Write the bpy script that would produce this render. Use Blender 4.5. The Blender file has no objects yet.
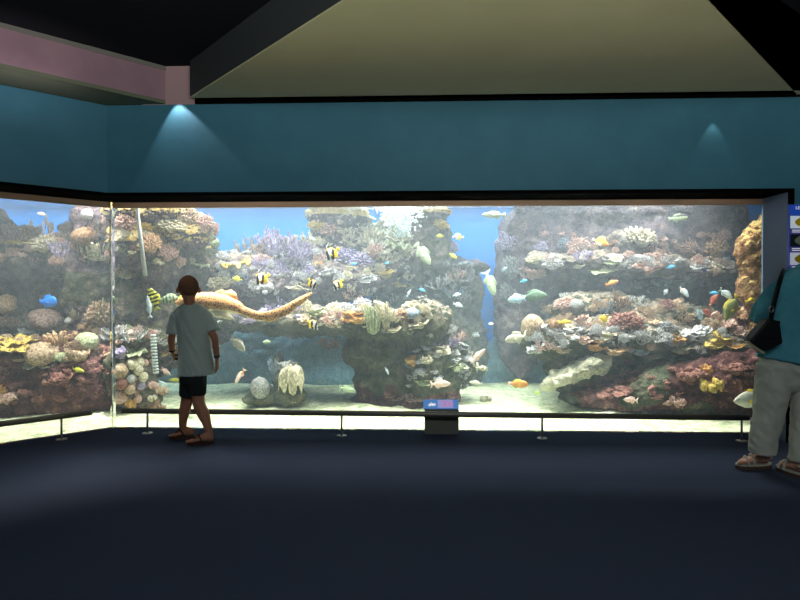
import bpy, bmesh, math, random
from mathutils import Vector, Matrix, noise, Euler
from mathutils.bvhtree import BVHTree
import numpy as np

# ---------------------------------------------------------------- camera, world, big lights
SC = bpy.context.scene
COL = SC.collection
PI = math.pi
F = 600.0
PITCH = math.atan(8.0 / F)
EYE = Vector((0, 0, 1.2))
cam_d = bpy.data.cameras.new('camera')
cam_d.sensor_width = 36.0
cam_d.lens = 36.0 * F / 800.0
cam_d.clip_end = 60
cam = bpy.data.objects.new('camera', cam_d)
COL.objects.link(cam)
cam.location = EYE
cam.rotation_euler = (PI / 2 - PITCH, 0, 0)
SC.camera = cam

world = bpy.data.worlds.new('world')
SC.world = world
world.use_nodes = True
world.node_tree.nodes['Background'].inputs[0].default_value = (0.5, 0.6, 0.7, 1)
world.node_tree.nodes['Background'].inputs[1].default_value = 0.0

SC.view_settings.view_transform = 'Standard'
SC.view_settings.look = 'None'
SC.view_settings.gamma = 1.0
SC.view_settings.use_curve_mapping = False
SC.view_settings.exposure = 0.0
cy = SC.cycles
cy.use_denoising = True
cy.max_bounces = 8
cy.diffuse_bounces = 3
cy.glossy_bounces = 3
cy.transmission_bounces = 4
cy.transparent_max_bounces = 12
cy.volume_bounces = 0
cy.sample_clamp_indirect = 6.0
cy.sample_clamp_direct = 30.0
cy.caustics_reflective = False
cy.caustics_refractive = False


def lamp(name, kind, loc, power, color, rot=(0, 0, 0), size=1.0, size_y=None, spread=None, spot=None, blend=0.3, radius=0.05):
    d = bpy.data.lights.new(name, kind)
    d.energy = power
    d.color = color
    if kind == 'AREA':
        d.shape = 'RECTANGLE'
        d.size = size
        d.size_y = size_y or size
        if spread is not None:
            d.spread = spread
    else:
        d.shadow_soft_size = radius
    if kind == 'SPOT':
        d.spot_size = spot
        d.spot_blend = blend
    o = bpy.data.objects.new(name, d)
    COL.objects.link(o)
    o.location = loc
    o.rotation_euler = rot
    return o


def aim(o, target):
    o.rotation_euler = (Vector(target) - o.location).to_track_quat('-Z', 'Y').to_euler()


# lamps hung over the tank, above the water
TL = []
TL.append(lamp("tank_lamp_front", "AREA", (0.3, 5.75, 2.75), 230, (1.0, 0.95, 0.84), size=5.2, size_y=0.35, spread=2.2))
TL.append(lamp('tank_lamp_middle', 'AREA', (0.2, 6.7, 2.75), 210, (1.0, 0.96, 0.93), size=6.2, size_y=0.5, spread=2.4))
TL.append(lamp('tank_lamp_back', 'AREA', (-0.8, 7.75, 2.7), 230, (0.8, 0.92, 1.0), size=11.0, size_y=0.4, spread=2.6))
TL.append(lamp('tank_lamp_side', 'AREA', (-3.4, 5.9, 2.75), 125, (1.0, 0.92, 0.82), rot=(0, 0, 0.75), size=2.6, size_y=0.6, spread=2.3))
# narrow beams of the spotlights that make the shafts in the water
for bx_, by_, tx_, ty_, pw_, an_ in ((-1.30, 5.75, -1.85, 5.9, 300, 9), (-1.05, 5.8, -1.6, 6.0, 300, 8), (-0.75, 5.75, -1.25, 5.9, 300, 9), (-0.35, 5.9, -0.8, 6.0, 260, 8), (0.25, 6.4, 0.0, 6.5, 260, 12),
                                     (1.0, 6.2, 0.75, 6.3, 260, 9), (1.55, 5.9, 1.3, 6.0, 300, 9), (1.95, 5.8, 1.6, 5.9, 300, 8), (2.3, 5.75, 2.0, 5.85, 300, 9), (2.75, 5.7, 2.4, 5.8, 300, 8), (-2.9, 5.9, -2.9, 6.1, 240, 20)):
    s_ = lamp('tank_spot', 'SPOT', (bx_, by_, 2.85), pw_ * 2.4, (1.0, 0.97, 0.92), spot=math.radians(an_), blend=0.9, radius=0.02)
    aim(s_, (tx_, ty_, 0.0))
# the room: two unseen fill lamps, added to brighten the visitors and the ceiling
room = lamp('room_fill', 'AREA', (0.5, -0.9, 3.03), 80, (0.85, 0.95, 1.0), size=4.0, size_y=0.5)
aim(room, (0.0, 5.0, 1.0))
up = lamp('ceiling_fill', 'AREA', (0.7, -1.4, 1.3), 530, (1.0, 0.98, 0.86), rot=(PI, 0, 0), size=2.5, size_y=0.8)


# ---------------------------------------------------------------- picture ray -> point in the room
CP, SP = math.cos(PITCH), math.sin(PITCH)


def ray(px, py):
    a, b = (px - 400.0) / F, (300.0 - py) / F
    v = Vector((a, CP + b * SP, b * CP - SP))
    return v / v.y


def P(px, py, Y):
    return EYE + ray(px, py) * Y


def PZ(px, py, z):
    r = ray(px, py)
    return EYE + r * ((z - EYE.z) / r.z)


# ---------------------------------------------------------------- materials
MATS = {}


def rgb(r, g, b):
    f = lambda c: ((c / 255.0 + 0.055) / 1.055) ** 2.4 if c > 10 else c / 255.0 / 12.92
    return (f(r), f(g), f(b), 1)


def mat(name, col, rough=0.7, metal=0.0, spec=0.3, col2=None, scale=8.0, bump=0.0, bscale=30.0, detail=4.0, lo=0.35, hi=0.65, kind='noise'):
    if name in MATS:
        return MATS[name]
    m = bpy.data.materials.new(name)
    m.use_nodes = True
    nt = m.node_tree
    b = nt.nodes['Principled BSDF']
    b.inputs['Base Color'].default_value = col
    b.inputs['Roughness'].default_value = rough
    b.inputs['Metallic'].default_value = metal
    b.inputs['Specular IOR Level'].default_value = spec
    tc = nt.nodes.new('ShaderNodeTexCoord')
    if col2 is not None:
        if kind == 'voronoi':
            n = nt.nodes.new('ShaderNodeTexVoronoi')
            n.inputs['Scale'].default_value = scale
            out = n.outputs['Distance']
        else:
            n = nt.nodes.new('ShaderNodeTexNoise')
            n.inputs['Scale'].default_value = scale
            n.inputs['Detail'].default_value = detail
            n.inputs['Roughness'].default_value = 0.65
            out = n.outputs['Fac']
        nt.links.new(tc.outputs['Object'], n.inputs['Vector'])
        r = nt.nodes.new('ShaderNodeValToRGB')
        r.color_ramp.elements[0].position = lo
        r.color_ramp.elements[1].position = hi
        r.color_ramp.elements[0].color = col
        r.color_ramp.elements[1].color = col2
        nt.links.new(out, r.inputs['Fac'])
        nt.links.new(r.outputs['Color'], b.inputs['Base Color'])
    if bump:
        n2 = nt.nodes.new('ShaderNodeTexNoise')
        n2.inputs['Scale'].default_value = bscale
        n2.inputs['Detail'].default_value = 5.0
        nt.links.new(tc.outputs['Object'], n2.inputs['Vector'])
        bm_ = nt.nodes.new('ShaderNodeBump')
        bm_.inputs['Strength'].default_value = bump
        bm_.inputs['Distance'].default_value = 0.02
        nt.links.new(n2.outputs['Fac'], bm_.inputs['Height'])
        nt.links.new(bm_.outputs['Normal'], b.inputs['Normal'])
    MATS[name] = m
    return m


def rock_mat(name, cols, scale=5.0):
    """Mottled encrusted stone: four pigments through two noises."""
    m = bpy.data.materials.new(name)
    m.use_nodes = True
    nt = m.node_tree
    b = nt.nodes['Principled BSDF']
    b.inputs['Roughness'].default_value = 0.9
    b.inputs['Specular IOR Level'].default_value = 0.1
    tc = nt.nodes.new('ShaderNodeTexCoord')
    n = nt.nodes.new('ShaderNodeTexNoise')
    n.inputs['Scale'].default_value = scale
    n.inputs['Detail'].default_value = 9.0
    n.inputs['Roughness'].default_value = 0.78
    nt.links.new(tc.outputs['Object'], n.inputs['Vector'])
    r = nt.nodes.new('ShaderNodeValToRGB')
    e = r.color_ramp.elements
    e[0].position, e[1].position = 0.33, 0.68
    e[0].color, e[1].color = cols[0], cols[-1]
    k = len(cols)
    for i in range(1, k - 1):
        x = e.new(0.33 + 0.35 * i / (k - 1))
        x.color = cols[i]
    nt.links.new(n.outputs['Fac'], r.inputs['Fac'])
    n3 = nt.nodes.new('ShaderNodeTexNoise')
    n3.inputs['Scale'].default_value = 55.0
    n3.inputs['Detail'].default_value = 3.0
    nt.links.new(tc.outputs['Object'], n3.inputs['Vector'])
    mx = nt.nodes.new('ShaderNodeMix')
    mx.data_type = 'RGBA'
    mx.blend_type = 'OVERLAY'
    mx.inputs[0].default_value = 0.8
    nt.links.new(r.outputs['Color'], mx.inputs[6])
    nt.links.new(n3.outputs['Fac'], mx.inputs[7])
    nt.links.new(mx.outputs[2], b.inputs['Base Color'])
    bm_ = nt.nodes.new('ShaderNodeBump')
    bm_.inputs['Strength'].default_value = 0.9
    bm_.inputs['Distance'].default_value = 0.03
    nt.links.new(n3.outputs['Fac'], bm_.inputs['Height'])
    nt.links.new(bm_.outputs['Normal'], b.inputs['Normal'])
    MATS[name] = m
    return m


# ---------------------------------------------------------------- mesh and object helpers
class MB:
    """Collects shapes into one mesh."""
    def __init__(s):
        s.v, s.f, s.mi = [], [], []

    def add(s, v, f, mi=0):
        b = len(s.v)
        s.v.extend(v)
        s.f.extend([tuple(b + i for i in q) for q in f])
        s.mi.extend([mi] * len(f))

    def box(s, lo, hi, mi=0, M=None):
        x0, y0, z0 = lo
        x1, y1, z1 = hi
        v = [Vector(p) for p in ((x0, y0, z0), (x1, y0, z0), (x1, y1, z0), (x0, y1, z0), (x0, y0, z1), (x1, y0, z1), (x1, y1, z1), (x0, y1, z1))]
        if M is not None:
            v = [M @ p for p in v]
        s.add(v, [(0, 3, 2, 1), (4, 5, 6, 7), (0, 1, 5, 4), (1, 2, 6, 5), (2, 3, 7, 6), (3, 0, 4, 7)], mi)

    def prism(s, pts, z0, z1, mi=0):
        """Vertical prism over a counter-clockwise polygon."""
        n = len(pts)
        v = [Vector((p[0], p[1], z0)) for p in pts] + [Vector((p[0], p[1], z1)) for p in pts]
        f = [tuple(range(n - 1, -1, -1)), tuple(range(n, 2 * n))]
        f += [(i, (i + 1) % n, n + (i + 1) % n, n + i) for i in range(n)]
        s.add(v, f, mi)

    def tube(s, pts, radii, n=8, mi=0, flat=None, caps=True, up=None):
        """Swept closed tube; radii are numbers or (across, other) pairs; 'up' fixes the frame."""
        pts = [Vector(p) for p in pts]
        m = len(pts)
        rings = []
        ref = None
        for i in range(m):
            t = (pts[min(i + 1, m - 1)] - pts[max(i - 1, 0)])
            if t.length < 1e-9:
                t = Vector((0, 0, 1))
            t.normalize()
            if up is not None:
                a = Vector(up).cross(t)
                if a.length < 1e-4:
                    a = t.orthogonal()
                a.normalize()
            else:
                if ref is None:
                    ref = t.orthogonal().normalized()
                a = (ref - t * ref.dot(t))
                if a.length < 1e-5:
                    a = t.orthogonal()
                a.normalize()
                ref = a
            b = t.cross(a)
            r = radii[i] if isinstance(radii, (list, tuple)) else radii
            ra, rb = r if isinstance(r, (list, tuple)) else (r, r)
            rings.append([pts[i] + a * (math.cos(2 * PI * k / n) * ra) + b * (math.sin(2 * PI * k / n) * rb) for k in range(n)])
        v = [p for rg in rings for p in rg]
        f = []
        for i in range(m - 1):
            for k in range(n):
                k2 = (k + 1) % n
                f.append((i * n + k, i * n + k2, (i + 1) * n + k2, (i + 1) * n + k))
        if caps:
            f.append(tuple(range(n - 1, -1, -1)))
            f.append(tuple(range((m - 1) * n, m * n)))
        s.add(v, f, mi)

    def ball(s, c, r, nu=12, nv=8, mi=0, M=None):
        c = Vector(c)
        r = Vector(r) if not isinstance(r, (int, float)) else Vector((r, r, r))
        v = [Vector((0, 0, -1))]
        for j in range(1, nv):
            a = -PI / 2 + PI * j / nv
            for i in range(nu):
                t = 2 * PI * i / nu
                v.append(Vector((math.cos(a) * math.cos(t), math.cos(a) * math.sin(t), math.sin(a))))
        v.append(Vector((0, 0, 1)))
        v = [Vector((p.x * r.x, p.y * r.y, p.z * r.z)) for p in v]
        if M is not None:
            v = [M @ p for p in v]
        v = [p + c for p in v]
        f = [(0, 1 + (i + 1) % nu, 1 + i) for i in range(nu)]
        for j in range(nv - 2):
            b = 1 + j * nu
            f += [(b + i, b + (i + 1) % nu, b + nu + (i + 1) % nu, b + nu + i) for i in range(nu)]
        b = 1 + (nv - 2) * nu
        f += [(b + i, b + (i + 1) % nu, len(v) - 1) for i in range(nu)]
        s.add(v, f, mi)

    def capsule(s, p0, p1, r0, r1, n=10, mi=0):
        """Tube with rounded ends."""
        p0, p1 = Vector(p0), Vector(p1)
        d = (p1 - p0).normalized()
        pts, rr = [], []
        for a in (0.05, 0.45, 0.8):
            pts.append(p0 - d * r0 * math.cos(a * PI / 2)); rr.append(r0 * math.sin(a * PI / 2))
        pts += [p0, p1]; rr += [r0, r1]
        for a in (0.8, 0.45, 0.05):
            pts.append(p1 + d * r1 * math.cos(a * PI / 2)); rr.append(r1 * math.sin(a * PI / 2))
        s.tube(pts, rr, n, mi)

    def limb(s, pts, radii, n=14, sub=5, up=None):
        """Smooth tapering limb through the joints, rounded ends."""
        P_, R_ = spline(pts, radii, sub)
        d0 = (P_[0] - P_[1]).normalized()
        d1 = (P_[-1] - P_[-2]).normalized()
        pr = lambda r: r if isinstance(r, tuple) else (r, r)
        a, b = [], []
        for q in (0.1, 0.5, 0.8):
            r = pr(R_[0]); k = min(r)
            a.append((P_[0] + d0 * k * math.cos(q * PI / 2), (r[0] * math.sin(q * PI / 2), r[1] * math.sin(q * PI / 2))))
            r = pr(R_[-1]); k = min(r)
            b.append((P_[-1] + d1 * k * math.cos(q * PI / 2), (r[0] * math.sin(q * PI / 2), r[1] * math.sin(q * PI / 2))))
        b.reverse()
        pp = [x[0] for x in a] + P_ + [x[0] for x in b]
        rr = [x[1] for x in a] + [pr(r) for r in R_] + [x[1] for x in b]
        s.tube(pp, rr, n, up=up)

    def mesh(s, name, smooth=True):
        me = bpy.data.meshes.new(name)
        me.from_pydata([tuple(p) for p in s.v], [], s.f)
        me.polygons.foreach_set('use_smooth', [smooth] * len(s.f))
        if any(s.mi):
            me.polygons.foreach_set('material_index', s.mi)
        me.update()
        return me

    def build(s, name, mats, parent=None, smooth=True, fix=False):
        me = s.mesh(name, smooth)
        if fix:
            bm = bmesh.new(); bm.from_mesh(me)
            bmesh.ops.recalc_face_normals(bm, faces=bm.faces[:]); bm.to_mesh(me); bm.free()
        return link(name, me, mats, parent)


def spline(pts, radii, sub):
    pts = [Vector(p) for p in pts]
    out, ro = [], []
    tup = any(isinstance(r, tuple) for r in radii)
    rr = [r if isinstance(r, tuple) else (r, r) for r in radii] if tup else radii
    n = len(pts)
    for i in range(n - 1):
        p0, p1, p2, p3 = pts[max(i - 1, 0)], pts[i], pts[i + 1], pts[min(i + 2, n - 1)]
        for k in range(sub):
            t = k / sub
            q = 0.5 * ((2 * p1) + (p2 - p0) * t + (2 * p0 - 5 * p1 + 4 * p2 - p3) * t * t + (3 * p1 - p0 - 3 * p2 + p3) * t ** 3)
            out.append(q)
            u = t * t * (3 - 2 * t)
            if tup:
                ro.append((rr[i][0] * (1 - u) + rr[i + 1][0] * u, rr[i][1] * (1 - u) + rr[i + 1][1] * u))
            else:
                ro.append(rr[i] * (1 - u) + rr[i + 1] * u)
    out.append(pts[-1]); ro.append(rr[-1])
    return out, ro


def link(name, me, mats=None, parent=None):
    o = bpy.data.objects.new(name, me)
    COL.objects.link(o)
    if mats is not None:
        for m in (mats if isinstance(mats, (list, tuple)) else [mats]):
            me.materials.append(m)
    if parent is not None:
        o.parent = parent
    return o


def tag(o, label=None, cat=None, group=None, kind=None):
    if label: o['label'] = label
    if cat: o['category'] = cat
    if group: o['group'] = group
    if kind: o['kind'] = kind
    return o


def empty(name, loc, label, cat, group=None, rz=0.0):
    o = bpy.data.objects.new(name, None)
    COL.objects.link(o)
    o.location = loc
    o.rotation_euler = (0, 0, rz)
    o.empty_display_size = 0.1
    return tag(o, label, cat, group)


def struct(name, mb, m, smooth=False):
    o = mb.build(name, m, None, smooth)
    o['kind'] = 'structure'
    return o


def remeshed(mb, voxel, smooth_it=0):
    """Fuse the overlapping shapes of mb into one skin."""
    o = link('tmp', mb.mesh('tmp'))
    md = o.modifiers.new('r', 'REMESH'); md.mode = 'VOXEL'; md.voxel_size = voxel; md.use_smooth_shade = True
    if smooth_it:
        sm = o.modifiers.new('s', 'SMOOTH'); sm.iterations = smooth_it; sm.factor = 0.5
    dg = bpy.context.evaluated_depsgraph_get()
    me = bpy.data.meshes.new_from_object(o.evaluated_get(dg))
    old = o.data
    bpy.data.objects.remove(o)
    bpy.data.meshes.remove(old)
    me.materials.clear()
    me.polygons.foreach_set('use_smooth', [True] * len(me.polygons))
    return me


def cofs(me):
    n = len(me.vertices)
    c = np.empty(n * 3); me.vertices.foreach_get('co', c)
    return c.reshape(n, 3)


def nofs(me):
    n = len(me.vertices)
    c = np.empty(n * 3); me.vertices.foreach_get('normal', c)
    return c.reshape(n, 3)

# ================================================================ THE SETTING
teal = mat('teal_wall_paint', rgb(66, 124, 146), 0.6, col2=rgb(60, 116, 138), scale=3, bump=0.05, bscale=120)
black = mat('black_paint', rgb(8, 9, 10), 0.9, spec=0.02)
black_ceiling = mat('black_ceiling_paint', rgb(34, 37, 42), 0.9, spec=0.03)
slate = mat('slate_blue_paint', rgb(120, 142, 172), 0.5)
beige = mat('beige_ceiling_paint', rgb(202, 198, 160), 0.8, col2=rgb(196, 192, 154), scale=2)
fascia_grey = mat('dark_grey_fascia_paint', rgb(54, 60, 62), 0.7)
pinkp = mat('pink_cove_paint', rgb(156, 126, 138), 0.7, col2=rgb(146, 117, 130), scale=4)
sage = mat('sage_cove_paint', rgb(104, 112, 92), 0.7)
carpet = mat('navy_carpet', rgb(78, 86, 106), 0.95, spec=0.05, col2=rgb(58, 66, 86), scale=260, detail=2, bump=0.25, bscale=500)

# glass line and wall face line (the wall stands 0.3 m in front of the glass)
G0 = Vector((-2.541, 5.294)); G1 = Vector((3.095, 5.08))
dM = (G1 - G0).normalized(); nM = Vector((dM.y, -dM.x))            # nM points to the visitors
dL = Vector((0.732, 0.681)).normalized(); nL = Vector((dL.y, -dL.x))
GL = G0 - dL * 3.4


def off(d):
    """Corner, far left and right ends of the polyline moved d towards the visitors."""
    a, b = G0 + nM * d, G0 + nL * d
    k = dM.x * dL.y - dM.y * dL.x
    w = b - a
    t = (w.x * dL.y - w.y * dL.x) / k
    return a + dM * t, GL + nL * d, G1 + nM * d


W0, WL, W1 = off(0.3)
WR = W1 + dM * 2.6
H = 2.745          # top of the teal wall
CE = 3.06          # black ceiling

fl = MB(); fl.prism([(-6.5, -4), (6, -4), (6, 5.0), (W1.x + 0.3, W1.y + 0.1), (G1.x, G1.y), (G0.x, G0.y), (GL.x, GL.y), (-6.5, GL.y)], -0.1, 0.0)
struct('floor', fl, carpet)


def slab(a, b, n_, t, z0, z1, mb, mi=0):
    """Upright slab between floor points a and b, thickness t away from the visitors."""
    q = [a, b, b - n_ * t, a - n_ * t]
    mb.prism([(p.x, p.y) for p in q], z0, z1, mi)


m = MB(); slab(W0, WR, nM, 0.2, 2.0, H, m); struct('wall_front', m, teal)
m = MB(); slab(WL, W0, nL, 0.2, 2.0, H, m); struct('wall_left', m, teal)
m = MB(); slab(W1 + dM * 0.045, WR, nM, 0.28, 0.0, 2.0, m); struct('wall_right', m, teal)
m = MB(); slab(W0 + dM * 0.74, WR, nM, 0.2, H, CE + 0.4, m); struct('trim_1', m, black)  # black paint here holds the shade of the gap above the wall
m = MB(); slab(W0 + dM * 0.3, W0 + dM * 0.74, nM, 0.03, H, CE, m); struct('trim_11', m, mat('pale_pink_paint', rgb(176, 146, 150), 0.6))
# black soffit over the glass and black edge strip round the opening
m = MB()
m.prism([(p.x, p.y) for p in (WL, W0, W1, G1 - nM * 0.06, G0 - nM * 0.06, GL - nL * 0.06)][:6], 1.995, 2.0)
m.v = [Vector((p.x, p.y, p.z)) for p in m.v]
o = struct('trim_2', m, black)
m = MB(); slab(W0 + nM * 0.012, W1 + dM * 0.045 + nM * 0.012, nM, 0.014, 1.992, 2.022, m); slab(WL + nL * 0.012, W0 + nL * 0.012, nL, 0.014, 1.992, 2.022, m)
slab(W1 + nM * 0.012, W1 + dM * 0.045 + nM * 0.012, nM, 0.014, 0, 1.992, m)
struct('trim_3', m, black)
# slate blue reveal at the right end of the window
m = MB(); m.prism([(W1.x, W1.y), (W1.x + 0.045, W1.y - 0.0016), (G1.x + 0.05, G1.y + 0.08), (G1.x, G1.y + 0.06)], 0, 1.995); struct('trim_4', m, slate)

# far sides of the room
m = MB(); m.box((-6.6, -4.1, 0), (6.1, -4.0, CE)); struct('wall_back', m, black_ceiling)
m = MB(); m.box((5.6, -4, 0), (5.7, 4.9, CE)); struct('wall_side', m, black_ceiling)
m = MB(); m.box((-6.6, -4, 0), (-6.5, 3.2, CE)); struct('wall_far_left', m, black_ceiling)

# black upper ceiling
m = MB(); m.box((-6.6, -4.1, CE), (6.1, 5.3, CE + 0.08)); struct('ceiling', m, black_ceiling)
# dropped beige panel: a triangle pointing at the visitors, with dark grey sides, the right one painted lighter to stand in for light
bz = 2.765
a_ = PZ(190, 98, bz); b_ = PZ(345, 0, bz); c_ = PZ(708, 0, bz); d_ = PZ(800, 97.5, bz)
e1 = Vector((b_.x - a_.x, b_.y - a_.y)); e2 = Vector((c_.x - d_.x, c_.y - d_.y))
k = e1.x * e2.y - e1.y * e2.x
w = Vector((d_.x - a_.x, d_.y - a_.y)); t = (w.x * e2.y - w.y * e2.x) / k
apex = Vector((a_.x, a_.y)) + e1 * t
A2 = Vector((a_.x, a_.y)); D2 = Vector((d_.x, d_.y)) - e2 * 0.45
A3 = A2 - e1.normalized() * 0.03
AW = W0 + dM * ((A2 - W0).dot(dM)) + nM * 0.1; DW = W0 + dM * ((D2 - W0).dot(dM)) + nM * 0.1
m = MB()
poly = [(apex.x, apex.y), (D2.x, D2.y), (DW.x, DW.y), (AW.x, AW.y)]
m.prism(poly, bz, bz + 0.01); o = struct('ceiling_panel', m, beige)
o.name = 'ceiling_1'
m = MB()
m.prism(poly, bz + 0.01, CE); m.mi = [1 if k_ == 2 else 0 for k_ in range(len(m.f))]; struct('ceiling_2', m, [fascia_grey, mat('lightened_fascia_paint', rgb(150, 158, 190), 0.7)])

# pink cove face along the left wall, above the sage shelf
f0 = PZ(0, 66, 2.78); dirf = Vector((dL.x, dL.y, 0))
tEnd = 0.0
p_end = PZ(181, 104, 2.78)
m = MB()
pts = []
for i in range(13):
    u = i / 12
    q = f0 - dirf * 2.4 + (p_end - (f0 - dirf * 2.4)) * u
    q = q + Vector((nL.x, nL.y, 0)) * 0.05 * math.sin(u * PI)
    pts.append(Vector((q.x, q.y)))
for i in range(12):
    a, b = pts[i], pts[i + 1]
    slab(a, b, nL, 0.03, 2.78, CE, m)
struct('trim_5', m, pinkp)
m = MB()
for i in range(12):
    a, b = pts[i], pts[i + 1]
    slab(a + nL * 0.006, b + nL * 0.006, nL, 0.02, CE - 0.035, CE - 0.001, m)
struct('trim_6', m, mat('grey_bead', rgb(120, 118, 112), 0.6))
m = MB(); m.prism([(p.x, p.y) for p in pts] + [(p.x, p.y) for p in (W0 + dM * 0.55 - nM * 0.05, W0 - nL * 0.05, WL - nL * 0.05)], 2.75, 2.78); struct('trim_7', m, sage)


# ---- spotlights of the room
q = W0 + dM * 0.585 + nM * 0.075
l1 = (q.x, q.y, 2.90)
s = lamp('wall_spot', 'SPOT', (l1[0], l1[1], 2.83), 11, (1.0, 0.84, 0.84), spot=math.radians(76), blend=0.3, radius=0.01)
aim(s, (q.x + 0.13, q.y + 0.02, 2.0))
q = P(716, 125, 4.75)
s = lamp('wall_spot', 'SPOT', (q.x, q.y, 2.62), 1.3, (0.85, 0.9, 0.8), spot=math.radians(60), blend=0.4, radius=0.01)
aim(s, (q.x + 0.0, q.y + 0.03, 2.0))
# unseen lamps in front of the left wall, aimed up at the pink face
for k_, (u_, pw) in enumerate(((0.1, 0.5), (0.42, 0.6), (0.75, 0.9))):
    q = WL + (W0 - WL) * u_ + nL * 0.6
    s = lamp('cove_fill', 'AREA', (q.x, q.y, 2.3), pw, (1.0, 0.84, 0.9), size=0.9, size_y=0.08, spread=1.6)
    aim(s, (q.x - nL.x * 0.4, q.y - nL.y * 0.4, 2.9))

# ---- glass
gm = bpy.data.materials.new('acrylic_pane'); gm.use_nodes = True
nt = gm.node_tree
for n in list(nt.nodes): nt.nodes.remove(n)
out = nt.nodes.new('ShaderNodeOutputMaterial'); mx = nt.nodes.new('ShaderNodeMixShader'); tr = nt.nodes.new('ShaderNodeBsdfTransparent'); gl = nt.nodes.new('ShaderNodeBsdfGlossy'); fr = nt.nodes.new('ShaderNodeFresnel')
fr.inputs['IOR'].default_value = 1.25
gl.inputs['Roughness'].default_value = 0.02
tr.inputs['Color'].default_value = (0.985, 0.995, 1.0, 1)
nt.links.new(fr.outputs[0], mx.inputs[0]); nt.links.new(tr.outputs[0], mx.inputs[1]); nt.links.new(gl.outputs[0], mx.inputs[2]); nt.links.new(mx.outputs[0], out.inputs[0])
TH = 0.04
m = MB(); slab(G0 + dM * 0.006, G1, nM, TH, 0.0, 1.995, m); struct('window_1', m, gm)
m = MB(); slab(GL, G0 - dL * 0.006, nL, TH, 0.0, 1.995, m); struct('window_2', m, gm)
m = MB(); q = G0; m.prism([(q.x - 0.006, q.y - 0.004), (q.x + 0.006, q.y - 0.003), (q.x + 0.002, q.y + 0.042), (q.x - 0.010, q.y + 0.04)], 0, 1.995)
jm = bpy.data.materials.new('clear_joint'); jm.use_nodes = True
_t = jm.node_tree.nodes.new('ShaderNodeBsdfTranslucent'); _t.inputs[0].default_value = (0.8, 0.77, 0.7, 1)
_u = jm.node_tree.nodes.new('ShaderNodeBsdfTransparent'); _x = jm.node_tree.nodes.new('ShaderNodeMixShader'); _x.inputs[0].default_value = 0.72
jm.node_tree.links.new(_t.outputs[0], _x.inputs[1]); jm.node_tree.links.new(_u.outputs[0], _x.inputs[2])
jm.node_tree.links.new(_x.outputs[0], [n for n in jm.node_tree.nodes if n.type == 'OUTPUT_MATERIAL'][0].inputs[0])
struct('trim_9', m, jm)
# black back of the wall over the panes
m = MB(); slab(G0 - nM * 0.0, G1 + dM * 1.1, nM, 0.03, 2.0, 3.05, m); slab(GL, G0, nL, 0.03, 2.0, 3.05, m); struct('wall_over_glass', m, black)

# ================================================================ THE TANK
WATER = 2.34
blue = mat('blue_backdrop_paint', (0.012, 0.30, 0.93, 1), 0.9, spec=0.0)
TY = 8.25
m = MB(); m.box((-7.5, TY, -0.1), (5.0, TY + 0.1, 3.1)); struct('wall_tank_back', m, blue)
m = MB(); m.box((4.2, G1.y - 0.1, -0.1), (4.3, TY, 3.1)); struct('wall_tank_right', m, blue)
m = MB(); m.box((-7.6, 2.6, -0.1), (-7.5, TY, 3.1)); struct('wall_tank_left', m, blue)
m = MB(); m.prism([(GL.x, GL.y), (G0.x, G0.y), (G1.x, G1.y), (4.3, G1.y - 0.05), (4.3, TY), (-7.6, TY), (-7.6, GL.y)], 3.02, 3.1); struct('ceiling_tank', m, black)
# grey brown strip just behind the glass, standing in for the reflection at its top
m = MB()
slab(G0 - nM * 0.05, G1 - nM * 0.05, nM, 0.03, 1.948, 2.1, m); slab(GL - nL * 0.05, G0 - nL * 0.05, nL, 0.03, 1.948, 2.1, m)
rim = bpy.data.materials.new('reflection_brown_grey'); rim.use_nodes = True
_t = rim.node_tree.nodes.new('ShaderNodeBsdfTranslucent'); _t.inputs[0].default_value = rgb(150, 138, 128)
rim.node_tree.links.new(_t.outputs[0], [n for n in rim.node_tree.nodes if n.type == 'OUTPUT_MATERIAL'][0].inputs[0])
struct('trim_10', m, rim)

# sand floor
sandm = rock_mat('coral_sand', [rgb(120, 138, 108), rgb(196, 202, 164), rgb(236, 232, 200), rgb(250, 248, 230)], 9.0)
nx, ny = 200, 90
vs, fs = [], []
for j in range(ny + 1):
    for i in range(nx + 1):
        x = -7.4 + 11.5 * i / nx
        # front edge follows the glass
        if x > G0.x: yf = G0.y + (x - G0.x) * dM.y / dM.x + 0.045
        else: yf = max(2.65, G0.y + (x - G0.x) * dL.y / dL.x + 0.06)
        y = yf + (TY - yf) * (j / ny) ** 1.4
        d = y - yf
        z = 0.0 + min(d, 1.0) * (0.05 * noise.noise(Vector((x * 1.3, y * 1.3, 0))) + 0.025 * noise.noise(Vector((x * 4, y * 4, 3)))) - 0.01
        vs.append((x, y, z)); fs
for j in range(ny):
    for i in range(nx):
        a = j * (nx + 1) + i
        fs.append((a, a + 1, a + nx + 2, a + nx + 1))
m = MB(); m.add([Vector(v) for v in vs], fs); sand = m.build('tank_floor', sandm); sand.name = 'floor_tank'; sand['kind'] = 'structure'

# water body: thin haze, and the rippled surface
wat = bpy.data.materials.new('hazy_water'); wat.use_nodes = True
nt = wat.node_tree
for n in list(nt.nodes): nt.nodes.remove(n)
out = nt.nodes.new('ShaderNodeOutputMaterial'); vsn = nt.nodes.new('ShaderNodeVolumeScatter')
vsn.inputs['Color'].default_value = (0.76, 0.88, 1.0, 1); vsn.inputs['Density'].default_value = 0.09; vsn.inputs['Anisotropy'].default_value = 0.2
vab = nt.nodes.new('ShaderNodeVolumeAbsorption'); vab.inputs['Color'].default_value = (0.25, 0.9, 0.90, 1); vab.inputs['Density'].default_value = 0.085
vad = nt.nodes.new('ShaderNodeAddShader'); nt.links.new(vsn.outputs[0], vad.inputs[0]); nt.links.new(vab.outputs[0], vad.inputs[1])
nt.links.new(vad.outputs[0], out.inputs['Volume'])
m = MB()
g0 = G0 - nM * 0.05; g1 = G1 - nM * 0.05
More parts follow.
